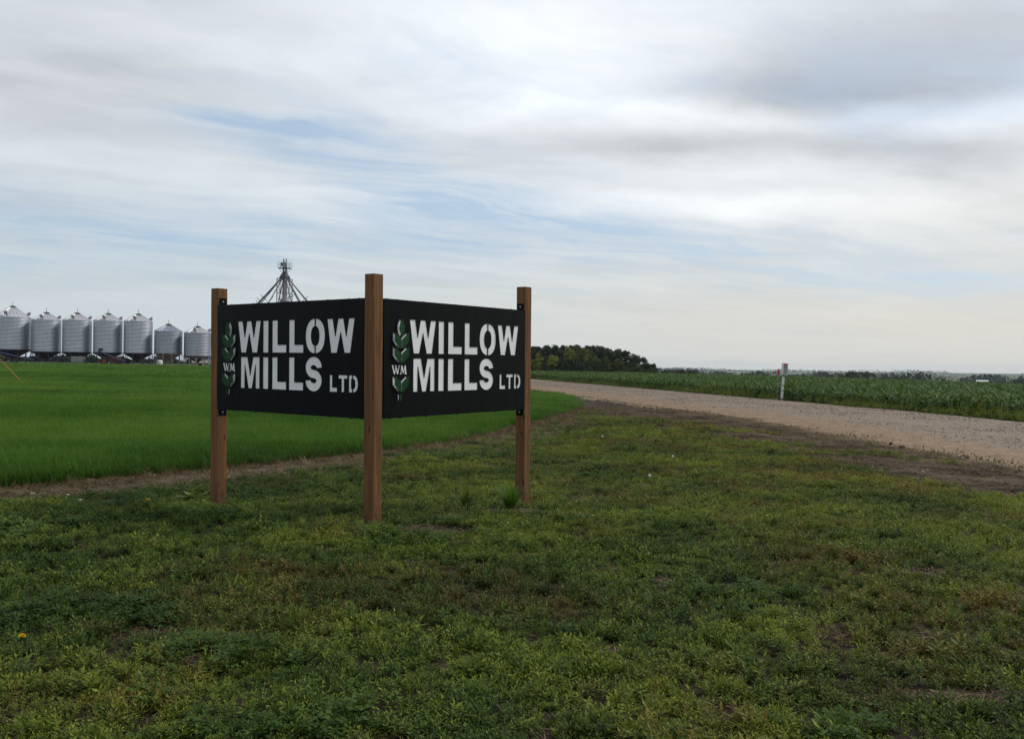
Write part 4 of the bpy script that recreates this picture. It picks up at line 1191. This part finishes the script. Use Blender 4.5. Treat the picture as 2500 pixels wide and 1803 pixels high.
def tuft(seed, n=16, h=.10, lean=.6, mat='weed_leaf', wid=.0045):
    r = random.Random(seed); g = LeafMesh()
    for k in range(n):
        dv = rvec(r, r.uniform(.05, lean)); L = h * r.uniform(.6, 1.2); p0 = Vector((r.uniform(-.015, .015), r.uniform(-.015, .015), 0))
        hz_ = Vector((dv.x, dv.y, 0)); sd = Vector((-dv.y, dv.x, 0)); sd = sd.normalized() if sd.length > 1e-4 else Vector((1, 0, 0))
        ps = [p0 + dv * L * t + hz_ * L * .5 * t * t - Vector((0, 0, L * .25 * t ** 3)) for t in (0, .35, .7, 1)]
        g.blade(ps, [wid, wid, wid * .7, .0006], [.1, .3, .55, .8], sd)
    return g.mesh('tuft', mat)
def rosette(seed, n=11, L=.11, mat='weed_leaf', upright=1.0):
    r = random.Random(seed); g = LeafMesh()
    for k in range(n):
        a = k * 2.4 + r.uniform(-.3, .3); dv = Vector((math.cos(a), math.sin(a), r.uniform(.2, .9) * upright)).normalized(); sd = Vector((-math.sin(a), math.cos(a), 0)); l = L * r.uniform(.6, 1.2)
        ps = [dv * l * t - Vector((0, 0, l * .28 * t * t)) + Vector((0, 0, .005)) for t in (0, .25, .5, .75, 1)]
        g.blade(ps, [.006, l * .16, l * .24, l * .2, .002], [.2, .3, .45, .55, .7], sd)
    return g.mesh('rosette', mat)

def random_pts(n, x0, x1, y0, y1, power=1.0):
    x = rng.uniform(x0, x1, n); y = y0 + (y1 - y0) * rng.random(n) ** power
    return x, y
def in_view(x, y, m=1.2): return np.abs(x) < 0.60 * y + m

# --- lawn of knotweed, clover and grass tufts
LV = [shoots(100 + i, 4 + i % 3, .034, .040 + .006 * (i % 3)) for i in range(7)] + [clover(120), clover(121), clover(122)] + [tuft(130, 14, .09), tuft(131, 18, .075)] + [rosette(140), rosette(141, 9, .085)]
def lawn(n, y0, y1, s0, s1):
    x, y = random_pts(n, -10.5, 13, y0, y1)
    bare = fbm(x + 31, y * 1.0 + 7, .85, 3)           # bare straw patches
    den = ss(.88, .82, bare)
    ed_ = edge_dist(x, y, CROP_EDGE); ic = inside(x, y, CROP_POLY)
    sw = np.interp(x, [-6, -4, -2, 0, 3], [1.7, 1.45, .85, .55, .5]) + .6 * (fbm(x, y, .6) - .5) * 2
    den *= np.where(ic, 0, np.maximum(ss(sw * .55, sw * 1.15, ed_), .14 * ss(.45, .6, fbm(x, y, 2.2))))
    e = x - lawn_r(y) + 1.6 * (fbm(x + 3, y, .55) - .5)
    den *= np.maximum(ss(.35, -.45, e), .75 * ss(.52, .64, fbm(x, y + 50, .6)) * ss(2.2, 1.3, e) * (y < 34))
    for cx, cy, rx, ry_ in ((-.72, 8.55, .45, .20), (.10, 9.95, .55, .30), (-.55, 9.35, .30, .15), (-2.0, 5.15, .28, .12), (-1.62, 4.72, .18, .1), (2.2, 4.35, .28, .14),
                            (1.95, 5.35, .2, .09), (-1.05, 9.6, .25, .12), (-3.1, 10.1, .2, .15), (1.0, 6.6, .25, .08), (3.3, 7.0, .3, .12), (.55, 5.0, .15, .08)):
        q = ((x - cx) / rx) ** 2 + ((y - cy) / ry_) ** 2
        den *= ss(.55, 1.35, q + .6 * (fbm(x, y, 3.0) - .5))
    for p in (DL * .07 + DR * .07, DL * 2.65 + DR * .07, DR * 2.66 + DL * .07):
        den *= ss(.10, .20, np.hypot(x - A.x - p.x, (y - A.y - p.y + .12) * .7))
    den *= .30 + .70 * ss(.34, .50, fbm(x, y + 13, 7.0, 3))
    k = (rng.random(n) < den) & in_view(x, y, 3.2)
    x, y = x[k], y[k]; m = len(x)
    z = terrain(x, y)
    lush = fbm(x - 8, y + 3, .42, 3) - .030 * (x - 0.5)          # greener and leafier on the left
    clov = ss(.62, .80, fbm(x + 60, y, 1.3, 3) - .03 * (x + 1))
    u = rng.random(m)
    vi = rng.integers(0, 7, m)
    vi = np.where(u < clov * .32, rng.integers(7, 10, m), vi)
    vi = np.where((u > .90) & (u < .955), rng.integers(10, 12, m), vi)
    vi = np.where(u > .988, rng.integers(12, 14, m), vi)
    tint = np.clip(.36 + .016 * np.clip(x, -4, 6) + 1.15 * (fbm(x, y, 1.15, 3) - .5) + .34 * (fbm(x + 5, y, .33) - .5) - .55 * (lush - .5) + rng.normal(0, .17, m), 0, 1)
    rust = np.clip(.02 + 1.7 * (fbm(x + 90, y, 1.2, 3) - .49) + .055 * np.clip(x - .2, -6, 5) + rng.normal(0, .12, m), 0, .70) * (rng.random(m) < .75)
    rust = np.where(vi >= 7, rust * .2, rust)
    sc_ = rng.uniform(s0, s1, m) * (.48 + .40 * fbm(x + 70, y, 1.1, 2) + .62 * ss(.36, .66, fbm(x, y + 13, 6.5, 3))) * np.where(rng.random(m) < .04, 1.5, 1.0)
    sc_ = np.where(vi >= 12, sc_ * .5, sc_) * (.70 + .30 * ss(1.0, 3.2, edge_dist(x, y, CROP_EDGE)))
    scl = np.stack([sc_, sc_, sc_ * rng.uniform(.7, 1.15, m)], -1)
    rot = np.stack([rng.normal(0, .14, m), rng.normal(0, .14, m), rng.uniform(0, 6.283, m)], -1)
    return np.stack([x, y, z - .004], -1), rot, scl, vi, tint, rust
parts = [lawn(120000, 2.9, 9.5, .9, 1.3), lawn(130000, 9.5, 20, 1.0, 1.4), lawn(110000, 20, 40, 1.2, 1.7)]
L = [np.concatenate(q) for q in zip(*parts)]
scatter('lawn_weeds', *L, LV, 'low mat of knotweed, clover and grass covering the foreground', 'weeds')

# --- grass crop behind the sign
def crop_clump(seed, n=110, rad=.26, h=.30, segs=4):
    r = random.Random(seed); g = LeafMesh()
    for k in range(n):
        a = r.uniform(0, 6.283); q = rad * math.sqrt(r.random()); p0 = Vector((q * math.cos(a), q * math.sin(a), -.01))
        dv = rvec(r, r.uniform(.03, .42)); L_ = h * r.uniform(.7, 1.2); hz_ = Vector((dv.x, dv.y, 0)); sd = Vector((-dv.y, dv.x, 0)).normalized()
        b_ = r.uniform(.15, 1.1); dr_ = r.uniform(.0, .35)
        ps = [p0 + dv * L_ * t + hz_ * L_ * b_ * t * t - Vector((0, 0, L_ * dr_ * t ** 3)) for t in (0, .4, .75, 1)]
        ww = r.uniform(.006, .011); tb = r.uniform(0, .35)
        g.blade(ps, [ww, ww, ww * .75, .001], [tb * .3, .2 + tb, .35 + tb, .55 + tb], sd)
    return g.mesh('crop_clump', 'crop_blade')
CV = [crop_clump(200 + i) for i in range(6)]
def crop(n, y0, y1, sxy, power=1.0, xm=-96):
    y = y0 + (y1 - y0) * rng.random(n) ** power; x = rng.uniform(-1, 1, n) * (.62 * y + 3)
    k = inside(x, y, CROP_POLY) & (x < 5)
    x, y = x[k], y[k]; ed_ = edge_dist(x, y, CROP_EDGE)
    k = rng.random(len(x)) < np.where(ed_ < .25, .4 + 2.2 * ed_, 1.0)
    x, y, ed_ = x[k], y[k], ed_[k]; m = len(x)
    hgt = (.80 + .42 * (fbm(x, y, .35, 3) - .5) + .25 * (fbm(x, y, .9) - .5)) * (.72 + .28 * ss(0, .7, ed_)) * 1.12
    scl = np.stack([np.full(m, sxy) * rng.uniform(.85, 1.15, m), np.full(m, sxy), hgt * rng.uniform(.88, 1.12, m)], -1)
    rot = np.stack([rng.normal(0, .07, m), rng.normal(0, .07, m), rng.uniform(0, 6.283, m)], -1)
    tint = np.clip(.40 + 1.0 * (fbm(x, y, .22, 4) - .5) + .9 * (fbm(x * .25, y * 1.1 + 9, .30, 3) - .5) + .05 * np.sin((x * .93 + y * .36) * 6.283 / 1.9) + rng.normal(0, .07, m), 0, 1)
    rust = np.clip(rng.normal(-.06, .07, m), 0, .3)
    return np.stack([x, y, terrain(x, y)], -1), rot, scl, rng.integers(0, 6, m), tint, rust
parts = [crop(26000, 7.5, 32, 1.0), crop(26000, 30, 75, 1.7), crop(26000, 70, 146, 3.0)]
L = [np.concatenate(q) for q in zip(*parts)]
scatter('grass_crop', *L, CV, 'dense green cereal grass filling the field behind the sign', 'crop')

# --- corn field beyond the road
def corn(seed, h=.84):
    r = random.Random(seed); g = LeafMesh(); n = 9
    a0 = r.uniform(0, 6.283)
    g.blade([Vector((0, 0, 0)), Vector((.0, 0, h * .5)), Vector((.01, 0, h * .8))], [.028, .022, .01], [.2, .3, .5], Vector((1, 0, 0)))
    g.blade([Vector((0, 0, 0)), Vector((.0, 0, h * .5)), Vector((.01, 0, h * .8))], [.028, .022, .01], [.2, .3, .5], Vector((0, 1, 0)))
    for k in range(n):
        t = (k + 1) / n; z0 = h * (.10 + .62 * t); a = a0 + math.pi * k + r.uniform(-.45, .45)
        dv = Vector((math.cos(a), math.sin(a), 0)); sd = Vector((-math.sin(a), math.cos(a), 0)); L_ = h * r.uniform(.55, .85) * (1 - .25 * abs(t - .55))
        up = r.uniform(.65, .95) if t > .75 else r.uniform(.45, .8); dr_ = r.uniform(.65, 1.2) if t < .9 else r.uniform(.25, .7)
        ps = [Vector((0, 0, z0)) + dv * L_ * s_ * .75 + Vector((0, 0, L_ * (up * s_ - dr_ * s_ * s_))) for s_ in (0, .22, .45, .68, .86, 1)]
        W = r.uniform(.07, .105); tb = .10 + .45 * t
        g.blade(ps, [W * .5, W, W, W * .8, W * .5, .004], [tb, tb + .1, tb + .2, tb + .2, tb + .25, tb + .35], (sd + Vector((0, 0, r.uniform(-.35, .35)))).normalized())
    return g.mesh('corn', 'corn_leaf')
KV = [corn(300 + i) for i in range(8)]
def corn_field():
    out = []
    row = .55
    off = 0.75
    for j in range(150):
        dist = off + j * row
        step = .17 if j < 40 else (.34 if j < 80 else .55)
        yv = np.arange(-6, 330 if j > 30 else 200, step)
        xr = road_r(np.minimum(yv, 185)) + dist * 1.05 + np.where(yv > 185, 0, 0)
        xr = np.where(yv > 150, np.interp(yv, [150, 200, 330], [-1.0, 1.0, 30]) + dist * 1.2, xr)
        out.append(np.stack([xr + rng.normal(0, .05, len(yv)), yv + rng.normal(0, .05, len(yv))], -1))
    P = np.concatenate(out); x, y = P[:, 0], P[:, 1]
    k = in_view(x, y, 4) & (y > 6) & (np.hypot(x, y) < 300) & (y < 243) & (rng.random(len(x)) < .93)
    x, y = x[k], y[k]; m = len(x)
    hh = (.86 + .30 * (fbm(x, y, .12, 3) - .5)) * rng.uniform(.82, 1.12, m)
    wide = np.where(np.hypot(x, y) > 110, 1.35, 1.0)
    scl = np.stack([wide, wide, hh * 1.05], -1) * 1.0
    rot = np.stack([rng.normal(0, .07, m), rng.normal(0, .07, m), rng.uniform(0, 6.283, m)], -1)
    tint = np.clip(.36 + .55 * (fbm(x, y, .10, 3) - .5) + rng.normal(0, .12, m), 0, 1)
    rust = np.clip(rng.normal(-.1, .1, m), 0, .3)
    return np.stack([x, y, terrain(x, y) - .01], -1), rot, scl, rng.integers(0, 8, m), tint, rust
scatter('corn_crop', *corn_field(), KV, 'rows of young corn filling the field beyond the gravel road', 'corn')

# --- weedy verge between road and corn, and tufts along the near shoulder
VV = [knotweed(400 + i, 8, .22, 1.3, 3.6) for i in range(3)] + [tuft(410, 22, .16, .5), tuft(411, 20, .13, .7), rosette(412, 12, .12)]
def verge():
    n = 20000
    y = 6 + 150 * rng.random(n) ** 1.6; t = rng.random(n)
    x = road_r(y) - .35 + 1.7 * t
    k = in_view(x, y, 3) & (rng.random(n) < .35 + .65 * ss(.35, .6, fbm(x, y, .4, 3))) & (np.hypot(x - 14.1, (y - 45.6) * .6) > .75)
    x, y, t = x[k], y[k], t[k]; m = len(x)
    yel = ss(.72, .84, fbm(x, y * .6 + 4, .22, 2))
    sc_ = rng.uniform(.6, 1.25, m) * (.40 + .95 * t) * (.55 + .9 * fbm(x + 3, y, .45, 2))
    tint = np.clip(.48 + .6 * (fbm(x, y, .3, 3) - .5) + .55 * yel + rng.normal(0, .1, m), 0, 1)
    a = (np.stack([x, y, terrain(x, y)], -1), np.stack([rng.normal(0, .1, m), rng.normal(0, .1, m), rng.uniform(0, 6.28, m)], -1), np.stack([sc_, sc_, sc_ * 1.15], -1), rng.integers(0, 6, m), tint, np.clip(rng.normal(-.05, .12, m), 0, .4))
    n = 2600
    y = 8 + 52 * rng.random(n) ** 1.3; x = road_l(y) + rng.normal(-.15, .75, n)
    k = in_view(x, y, 2) & (rng.random(n) < ss(.47, .64, fbm(x, y, .55, 3)))
    x, y = x[k], y[k]; m = len(x); sc_ = rng.uniform(.3, .6, m)
    b = (np.stack([x, y, terrain(x, y) + .01], -1), np.stack([rng.normal(0, .1, m), rng.normal(0, .1, m), rng.uniform(0, 6.28, m)], -1), np.stack([sc_, sc_, sc_ * 1.1], -1), rng.integers(3, 5, m), np.clip(.5 + rng.normal(0, .15, m), 0, 1), np.clip(rng.normal(.25, .2, m), 0, .6))
    return [np.concatenate(q) for q in zip(a, b)]
scatter('verge_weeds', *verge(), VV, 'weedy verges of the gravel road with yellow-green patches', 'weeds')

# --- straw litter on bare ground, stubble along the crop edge
def straw_bundle(seed, n=16, rad=.13, flat=True):
    r = random.Random(seed); g = LeafMesh()
    for k in range(n):
        a = r.uniform(0, 6.283); L_ = r.uniform(.04, .15); z0 = r.uniform(.003, .025)
        dv = Vector((math.cos(a), math.sin(a), r.uniform(-.06, .16) if flat else r.uniform(.6, 2.2))).normalized()
        c = Vector((r.uniform(-rad, rad), r.uniform(-rad, rad), z0)) if flat else Vector((r.uniform(-.03, .03), r.uniform(-.03, .03), 0))
        sd = dv.cross(Vector((0, 0, 1))).normalized() if flat else dv.orthogonal().normalized(); tb = r.uniform(0, .9); wd = r.uniform(.003, .0062)
        p0 = c - dv * L_ * (.5 if flat else 0)
        g.blade([p0, p0 + dv * L_ * .5, p0 + dv * L_], [wd, wd, wd * .8], [tb, tb, tb], sd)
    return g.mesh('straw', 'straw')
SV = [straw_bundle(500 + i) for i in range(4)] + [straw_bundle(510 + i, 12, .03, False) for i in range(2)]
def litter():
    n = 90000
    x, y = random_pts(n, -10.5, 9, 3, 34)
    ic = inside(x, y, CROP_POLY); ed_ = edge_dist(x, y, CROP_EDGE)
    p = np.where(ic, .25 * ss(.35, 0, ed_), ss(2.0, .6, ed_)) * .97
    bare = fbm(x + 31, y + 7, .85, 3)
    p = np.maximum(p, .6 * ss(.74, .84, bare) * ~ic)
    for cx, cy, rx, ry_ in ((-.72, 8.55, .45, .20), (.10, 9.95, .55, .30), (-.55, 9.35, .30, .15), (-2.0, 5.15, .28, .12), (-1.62, 4.72, .18, .1), (2.2, 4.35, .28, .14),
                            (1.95, 5.35, .2, .09), (-1.05, 9.6, .25, .12), (-3.1, 10.1, .2, .15), (1.0, 6.6, .25, .08), (3.3, 7.0, .3, .12), (.55, 5.0, .15, .08)):
        p = np.maximum(p, .95 * (((x - cx) / rx) ** 2 + ((y - cy) / ry_) ** 2 < 1.3))
    p = np.maximum(p, .8 * ss(-.4, .2, x - lawn_r(y)) * ss(.4, -.3, x - road_l(y)))
    p = np.maximum(p, .05 * ~ic)
    k = (rng.random(n) < p) & in_view(x, y, 1.5); x, y, ed_ = x[k], y[k], ed_[k]; m = len(x)
    up = (rng.random(m) < .18) & (ed_ < .9); vi = np.where(up, rng.integers(4, 6, m), rng.integers(0, 4, m)); sc_ = rng.uniform(.5, .95, m) * np.interp(y, [4, 9, 14], [.75, 1.0, 1.6])
    soil_b = x > lawn_r(y) - .3
    return (np.stack([x, y, terrain(x, y) + .004], -1), np.stack([rng.normal(0, .05, m), rng.normal(0, .05, m), rng.uniform(0, 6.28, m)], -1), np.stack([sc_] * 3, -1), vi,
            np.clip(rng.normal(.35, .3, m), 0, .95), np.clip(rng.normal(.55, .3, m) + .25 * soil_b, 0, .95))
scatter('straw_litter', *litter(), SV, 'dry straw and dead stems littering the bare soil', 'straw')

# --- loose stones on the road and its shoulder
def pebble(seed):
    r = random.Random(seed); bm = bmesh.new(); bmesh.ops.create_icosphere(bm, subdivisions=1, radius=1)
    for v in bm.verts: v.co = Vector((v.co.x * r.uniform(.8, 1.2), v.co.y * r.uniform(.6, 1.0), v.co.z * r.uniform(.4, .7)))
    me = bpy.data.meshes.new('pebble'); bm.to_mesh(me); bm.free(); me.materials.append(M['stone_pale']); return me
def road_mat_stone():
    m, n, b = material('road_stone')
    t = n.attr('tint', 'INSTANCER')
    n.put(b, 'Base Color', n.mix(t, (0.07, 0.053, 0.041), (0.30, 0.24, 0.19))); n.put(b, 'Roughness', .9)
road_mat_stone()
PV = [pebble(600 + i) for i in range(4)]
for me_ in PV: me_.materials.clear(); me_.materials.append(M['road_stone'])
def stones():
    n = 60000
    y = 9 + 85 * rng.random(n) ** 1.7; t = rng.random(n); x = road_l(y) + (road_r(y) - road_l(y)) * t
    k = in_view(x, y, 2) & (rng.random(n) < .15 + .85 * ss(.1, .45, t + .3 * (fbm(x, y, .6) - .5)))
    x, y, t = x[k], y[k], t[k]; m = len(x)
    pz = .10 * ss(0, .25, t) * ss(1.0, .86, t)
    z = terrain(x, y) + .012 + pz
    sc_ = .0115 * np.exp(rng.normal(0, .45, m)) * (1 + y / 160)
    return (np.stack([x, y, z], -1), np.stack([rng.normal(0, .4, m), rng.normal(0, .4, m), rng.uniform(0, 6.28, m)], -1), np.stack([sc_] * 3, -1), rng.integers(0, 4, m), np.clip(rng.normal(.45, .3, m), 0, 1), np.zeros(m))
scatter('road_stones', *stones(), PV, 'loose gravel stones strewn over the road surface', 'gravel')

def clod_mat():
    m, n, b = material('soil_clod')
    t = n.attr('tint', 'INSTANCER')
    n.put(b, 'Base Color', n.mix(t, (0.020, 0.013, 0.010), (0.095, 0.064, 0.043))); n.put(b, 'Roughness', .95)
clod_mat()
CLV = [pebble(620 + i) for i in range(4)]
for me_ in CLV: me_.materials.clear(); me_.materials.append(M['soil_clod'])
def clods():
    n = 30000
    y = 8 + 50 * rng.random(n) ** 1.3; t = rng.random(n); x = lawn_r(y) - .5 + (road_l(y) + .9 - lawn_r(y)) * t
    k = in_view(x, y, 2) & (rng.random(n) < ss(.38, .60, fbm(x, y, 1.3, 3))) & (y < 60)
    x, y = x[k], y[k]; m = len(x); sc_ = .016 * np.exp(rng.normal(0, .55, m))
    return (np.stack([x, y, terrain(x, y)], -1), np.stack([rng.normal(0, .4, m), rng.normal(0, .4, m), rng.uniform(0, 6.28, m)], -1), np.stack([sc_] * 3, -1), rng.integers(0, 4, m), np.clip(rng.normal(.4, .3, m), 0, 1), np.zeros(m))
scatter('soil_clods', *clods(), CLV, 'dark crumbly soil clods on the bare strip beside the road', 'soil')

# ------------------------------------------------------------------ single plants and stones one can point to
def plant_thing(name, x, y, meshes, label, cat, rz=0.0, sc=1.0, group=None, tint=.4, rust=0.0):
    o = empty(name, (x, y, float(terrain(x, y)) - .005), rz); o.scale = (sc, sc, sc); tag(o, label, cat, group)
    for pn, me in meshes:
        c = link(pn, me, o); c['tint'] = tint; c['rust'] = rust
    return o
def own_leaf(name, src):
    m = M[src].copy(); m.name = name; M[name] = m
    for nd in m.node_tree.nodes:
        if nd.bl_idname == 'ShaderNodeAttribute' and nd.attribute_name in ('tint', 'rust'): nd.attribute_type = 'OBJECT'
own_leaf('weed_leaf_own', 'weed_leaf'); own_leaf('crop_blade_own', 'crop_blade'); own_leaf('straw_own', 'straw')
plant_thing('grass_clump', .005, 10.02, [('blades', tuft(700, 260, .40, .50, 'crop_blade_own', .008)), ('dead_blades', tuft(701, 40, .22, 1.0, 'straw_own', .006))],
            'bushy bright green grass clump at the foot of the right sign post', 'grass', group='grass clumps by the right post', tint=.45)
plant_thing('grass_clump', -.49, 10.02, [('blades', tuft(702, 130, .36, .50, 'weed_leaf_own', .007)), ('dead_blades', tuft(703, 40, .22, 1.0, 'straw_own', .006))],
            'thinner dull green grass clump between the middle and right sign posts', 'grass', group='grass clumps by the right post', tint=.30, rust=.12)
plant_thing('straw_tuft', -4.22, 12.85, [('stalks', straw_bundle(704, 46, .05, False)), ('fallen_stalks', straw_bundle(705, 30, .22))],
            'pale bleached stubble tuft at the crop edge left of the left sign post', 'dead grass', sc=1.5, tint=.8)
for me_ in bpy.data.meshes:
    pass
for o in list(col.objects):
    if o.name.startswith(('stalks', 'fallen_stalks')): o.data.materials.clear(); o.data.materials.append(M['straw_own'])
plant_thing('broadleaf_weed', -3.98, 11.25, [('leaves', rosette(706, 17, .32, 'weed_leaf_own', 1.3))], 'large light green broadleaf weed beside the left sign post', 'weed', tint=.55)
plant_thing('broadleaf_weed', -5.95, 10.75, [('leaves', rosette(707, 12, .17, 'weed_leaf_own', 1.0))], 'low broadleaf weed near the stones at the left edge', 'weed', tint=.35)
plant_thing('broadleaf_weed', -1.15, 8.72, [('leaves', knotweed(708, 16, .16, 1.2))], 'dark leafy weed growing against the foot of the middle sign post', 'weed', tint=.1)
plant_thing('broadleaf_weed', -1.52, 8.62, [('leaves', knotweed(709, 12, .13, 1.2))], 'small weed on the left of the middle sign post foot', 'weed', tint=.15)
plant_thing('broadleaf_weed', -3.28, 10.30, [('leaves', knotweed(710, 14, .14, 1.3))], 'leafy weed hiding the foot of the left sign post', 'weed', tint=.15)
for o in list(col.objects):
    if o.name.startswith('leaves'): o.data.materials.clear(); o.data.materials.append(M['weed_leaf_own'])
def dandelion(x, y, h, lean, label, seed=False, rz=0.0, r=.017):
    o = empty('dandelion', (x, y, float(terrain(x, y))), rz); tag(o, label, 'flower', 'dandelions on the lawn')
    e = Vector((lean, 0, h)); t = MB(); t.path([(0, 0, 0), tuple(e * .5 + Vector((lean * -.2, 0, 0))), tuple(e)], [.0028, .0024, .002], 6); t.build('stem', 'weed_leaf_own', o)
    if seed:
        g = LeafMesh(); rr_ = random.Random(int(x * 100))
        for k in range(130):
            v = rvec(rr_, math.acos(rr_.uniform(-1, 1))); g.leaf(e + v * r * .25, v, v.orthogonal().normalized(), r * .85, .004, 0, (.5, .5), .85)
        me = g.mesh('seed_head', 'seed_fluff'); link('seed_head', me, o)
        t = MB(); t.lathe([(.0, -.004), (.004, -.003), (.005, 0), (.004, .003), (.0, .004)], 8, tuple(e)); t.build('receptacle', 'weed_leaf_own', o)
    else:
        g = LeafMesh(); rr_ = random.Random(int(x * 100))
        for k in range(60):
            a = k * 2.4; tl = 1.45 - 1.2 * (1 - k / 60) ; v = Vector((math.sin(tl) * math.cos(a), math.sin(tl) * math.sin(a), math.cos(tl)))
            g.leaf(e, v, v.orthogonal().normalized(), r * 1.15, .005, 0, (.5, .5), .8)
        link('flower_head', g.mesh('flower_head', 'yellow_petal'), o)
        t = MB(); t.lathe([(.002, -.010), (.006, -.008), (.007, -.002), (.003, .0)], 8, tuple(e)); t.build('calyx', 'weed_leaf_own', o)
dandelion(-3.62, 8.95, .17, -.02, 'yellow dandelion on a tall stem left of the left sign post', r=.020)
dandelion(-2.55, 4.72, .10, -.03, 'yellow dandelion low in the bottom left corner of the lawn', r=.019)
for x, y, lb in ((2.11, 20.6, 'white dandelion seed head far out on the lawn, right of the sign'), (2.09, 13.4, 'white dandelion seed head in the middle of the right-hand lawn'),
                 (3.0, 16.5, 'small dandelion seed head halfway between sign and road')):
    dandelion(x, y, .10, .01, lb, True, r=.021)
def stone(x, y, s, sd, label):
    r = random.Random(sd); bm = bmesh.new(); bmesh.ops.create_icosphere(bm, subdivisions=2, radius=1)
    for v in bm.verts:
        k = 1 + .25 * (r.random() - .5); v.co = Vector((v.co.x * s * k, v.co.y * s * .75 * k, v.co.z * s * .5 * k))
    me = bpy.data.meshes.new('stone'); bm.to_mesh(me); bm.free(); me.materials.append(M['stone_pale']); me.polygons.foreach_set('use_smooth', [True] * len(me.polygons))
    o = link('stone', me); o.location = (x, y, float(terrain(x, y)) + s * .22); o.rotation_euler = (0, .1, r.uniform(0, 3)); tag(o, label, 'stone', 'pale stones on the straw strip')
stone(-6.05, 10.95, .05, 1, 'pale stone nearest the left edge on the straw strip')
stone(-6.2, 11.55, .04, 2, 'small white stone by the crop edge at far left')
stone(-5.05, 11.65, .035, 3, 'white stone alone in the middle of the straw strip')
stone(-5.72, 11.5, .038, 4, 'flat grey stone beside the small white stone at left')
stone(-5.35, 11.05, .045, 5, 'brownish stone below the lone white one on the straw strip')
stone(4.05, 21.6, .07, 6, 'pale stone where lawn meets the dark soil by the road')
stone(7.05, 15.2, .045, 7, 'pale clod on the dark soil band near the right edge')

# ------------------------------------------------------------------ air between here and the hills
hz = MB(); hz.box(-6900, 6900, -900, 6900, -40, 45)
me = bpy.data.meshes.new('haze'); me.from_pydata(hz.v, [], hz.f)
hm = bpy.data.materials.new('haze_air'); hm.use_nodes = True
hn = N(hm.node_tree)
for nd in list(hn.n): hn.n.remove(nd)
pv = hn.new('ShaderNodeVolumePrincipled'); hn.put(pv, 'Color', (0.72, 0.84, 1.0, 1)); hn.put(pv, 'Density', 0.000075); hn.put(pv, 'Anisotropy', 0.2)
ho = hn.new('ShaderNodeOutputMaterial'); hn.l.new(pv.outputs[0], ho.inputs['Volume'])
me.materials.append(hm)
tag(link('haze', me), 'pale blue summer haze filling the air', 'haze', kind='stuff')
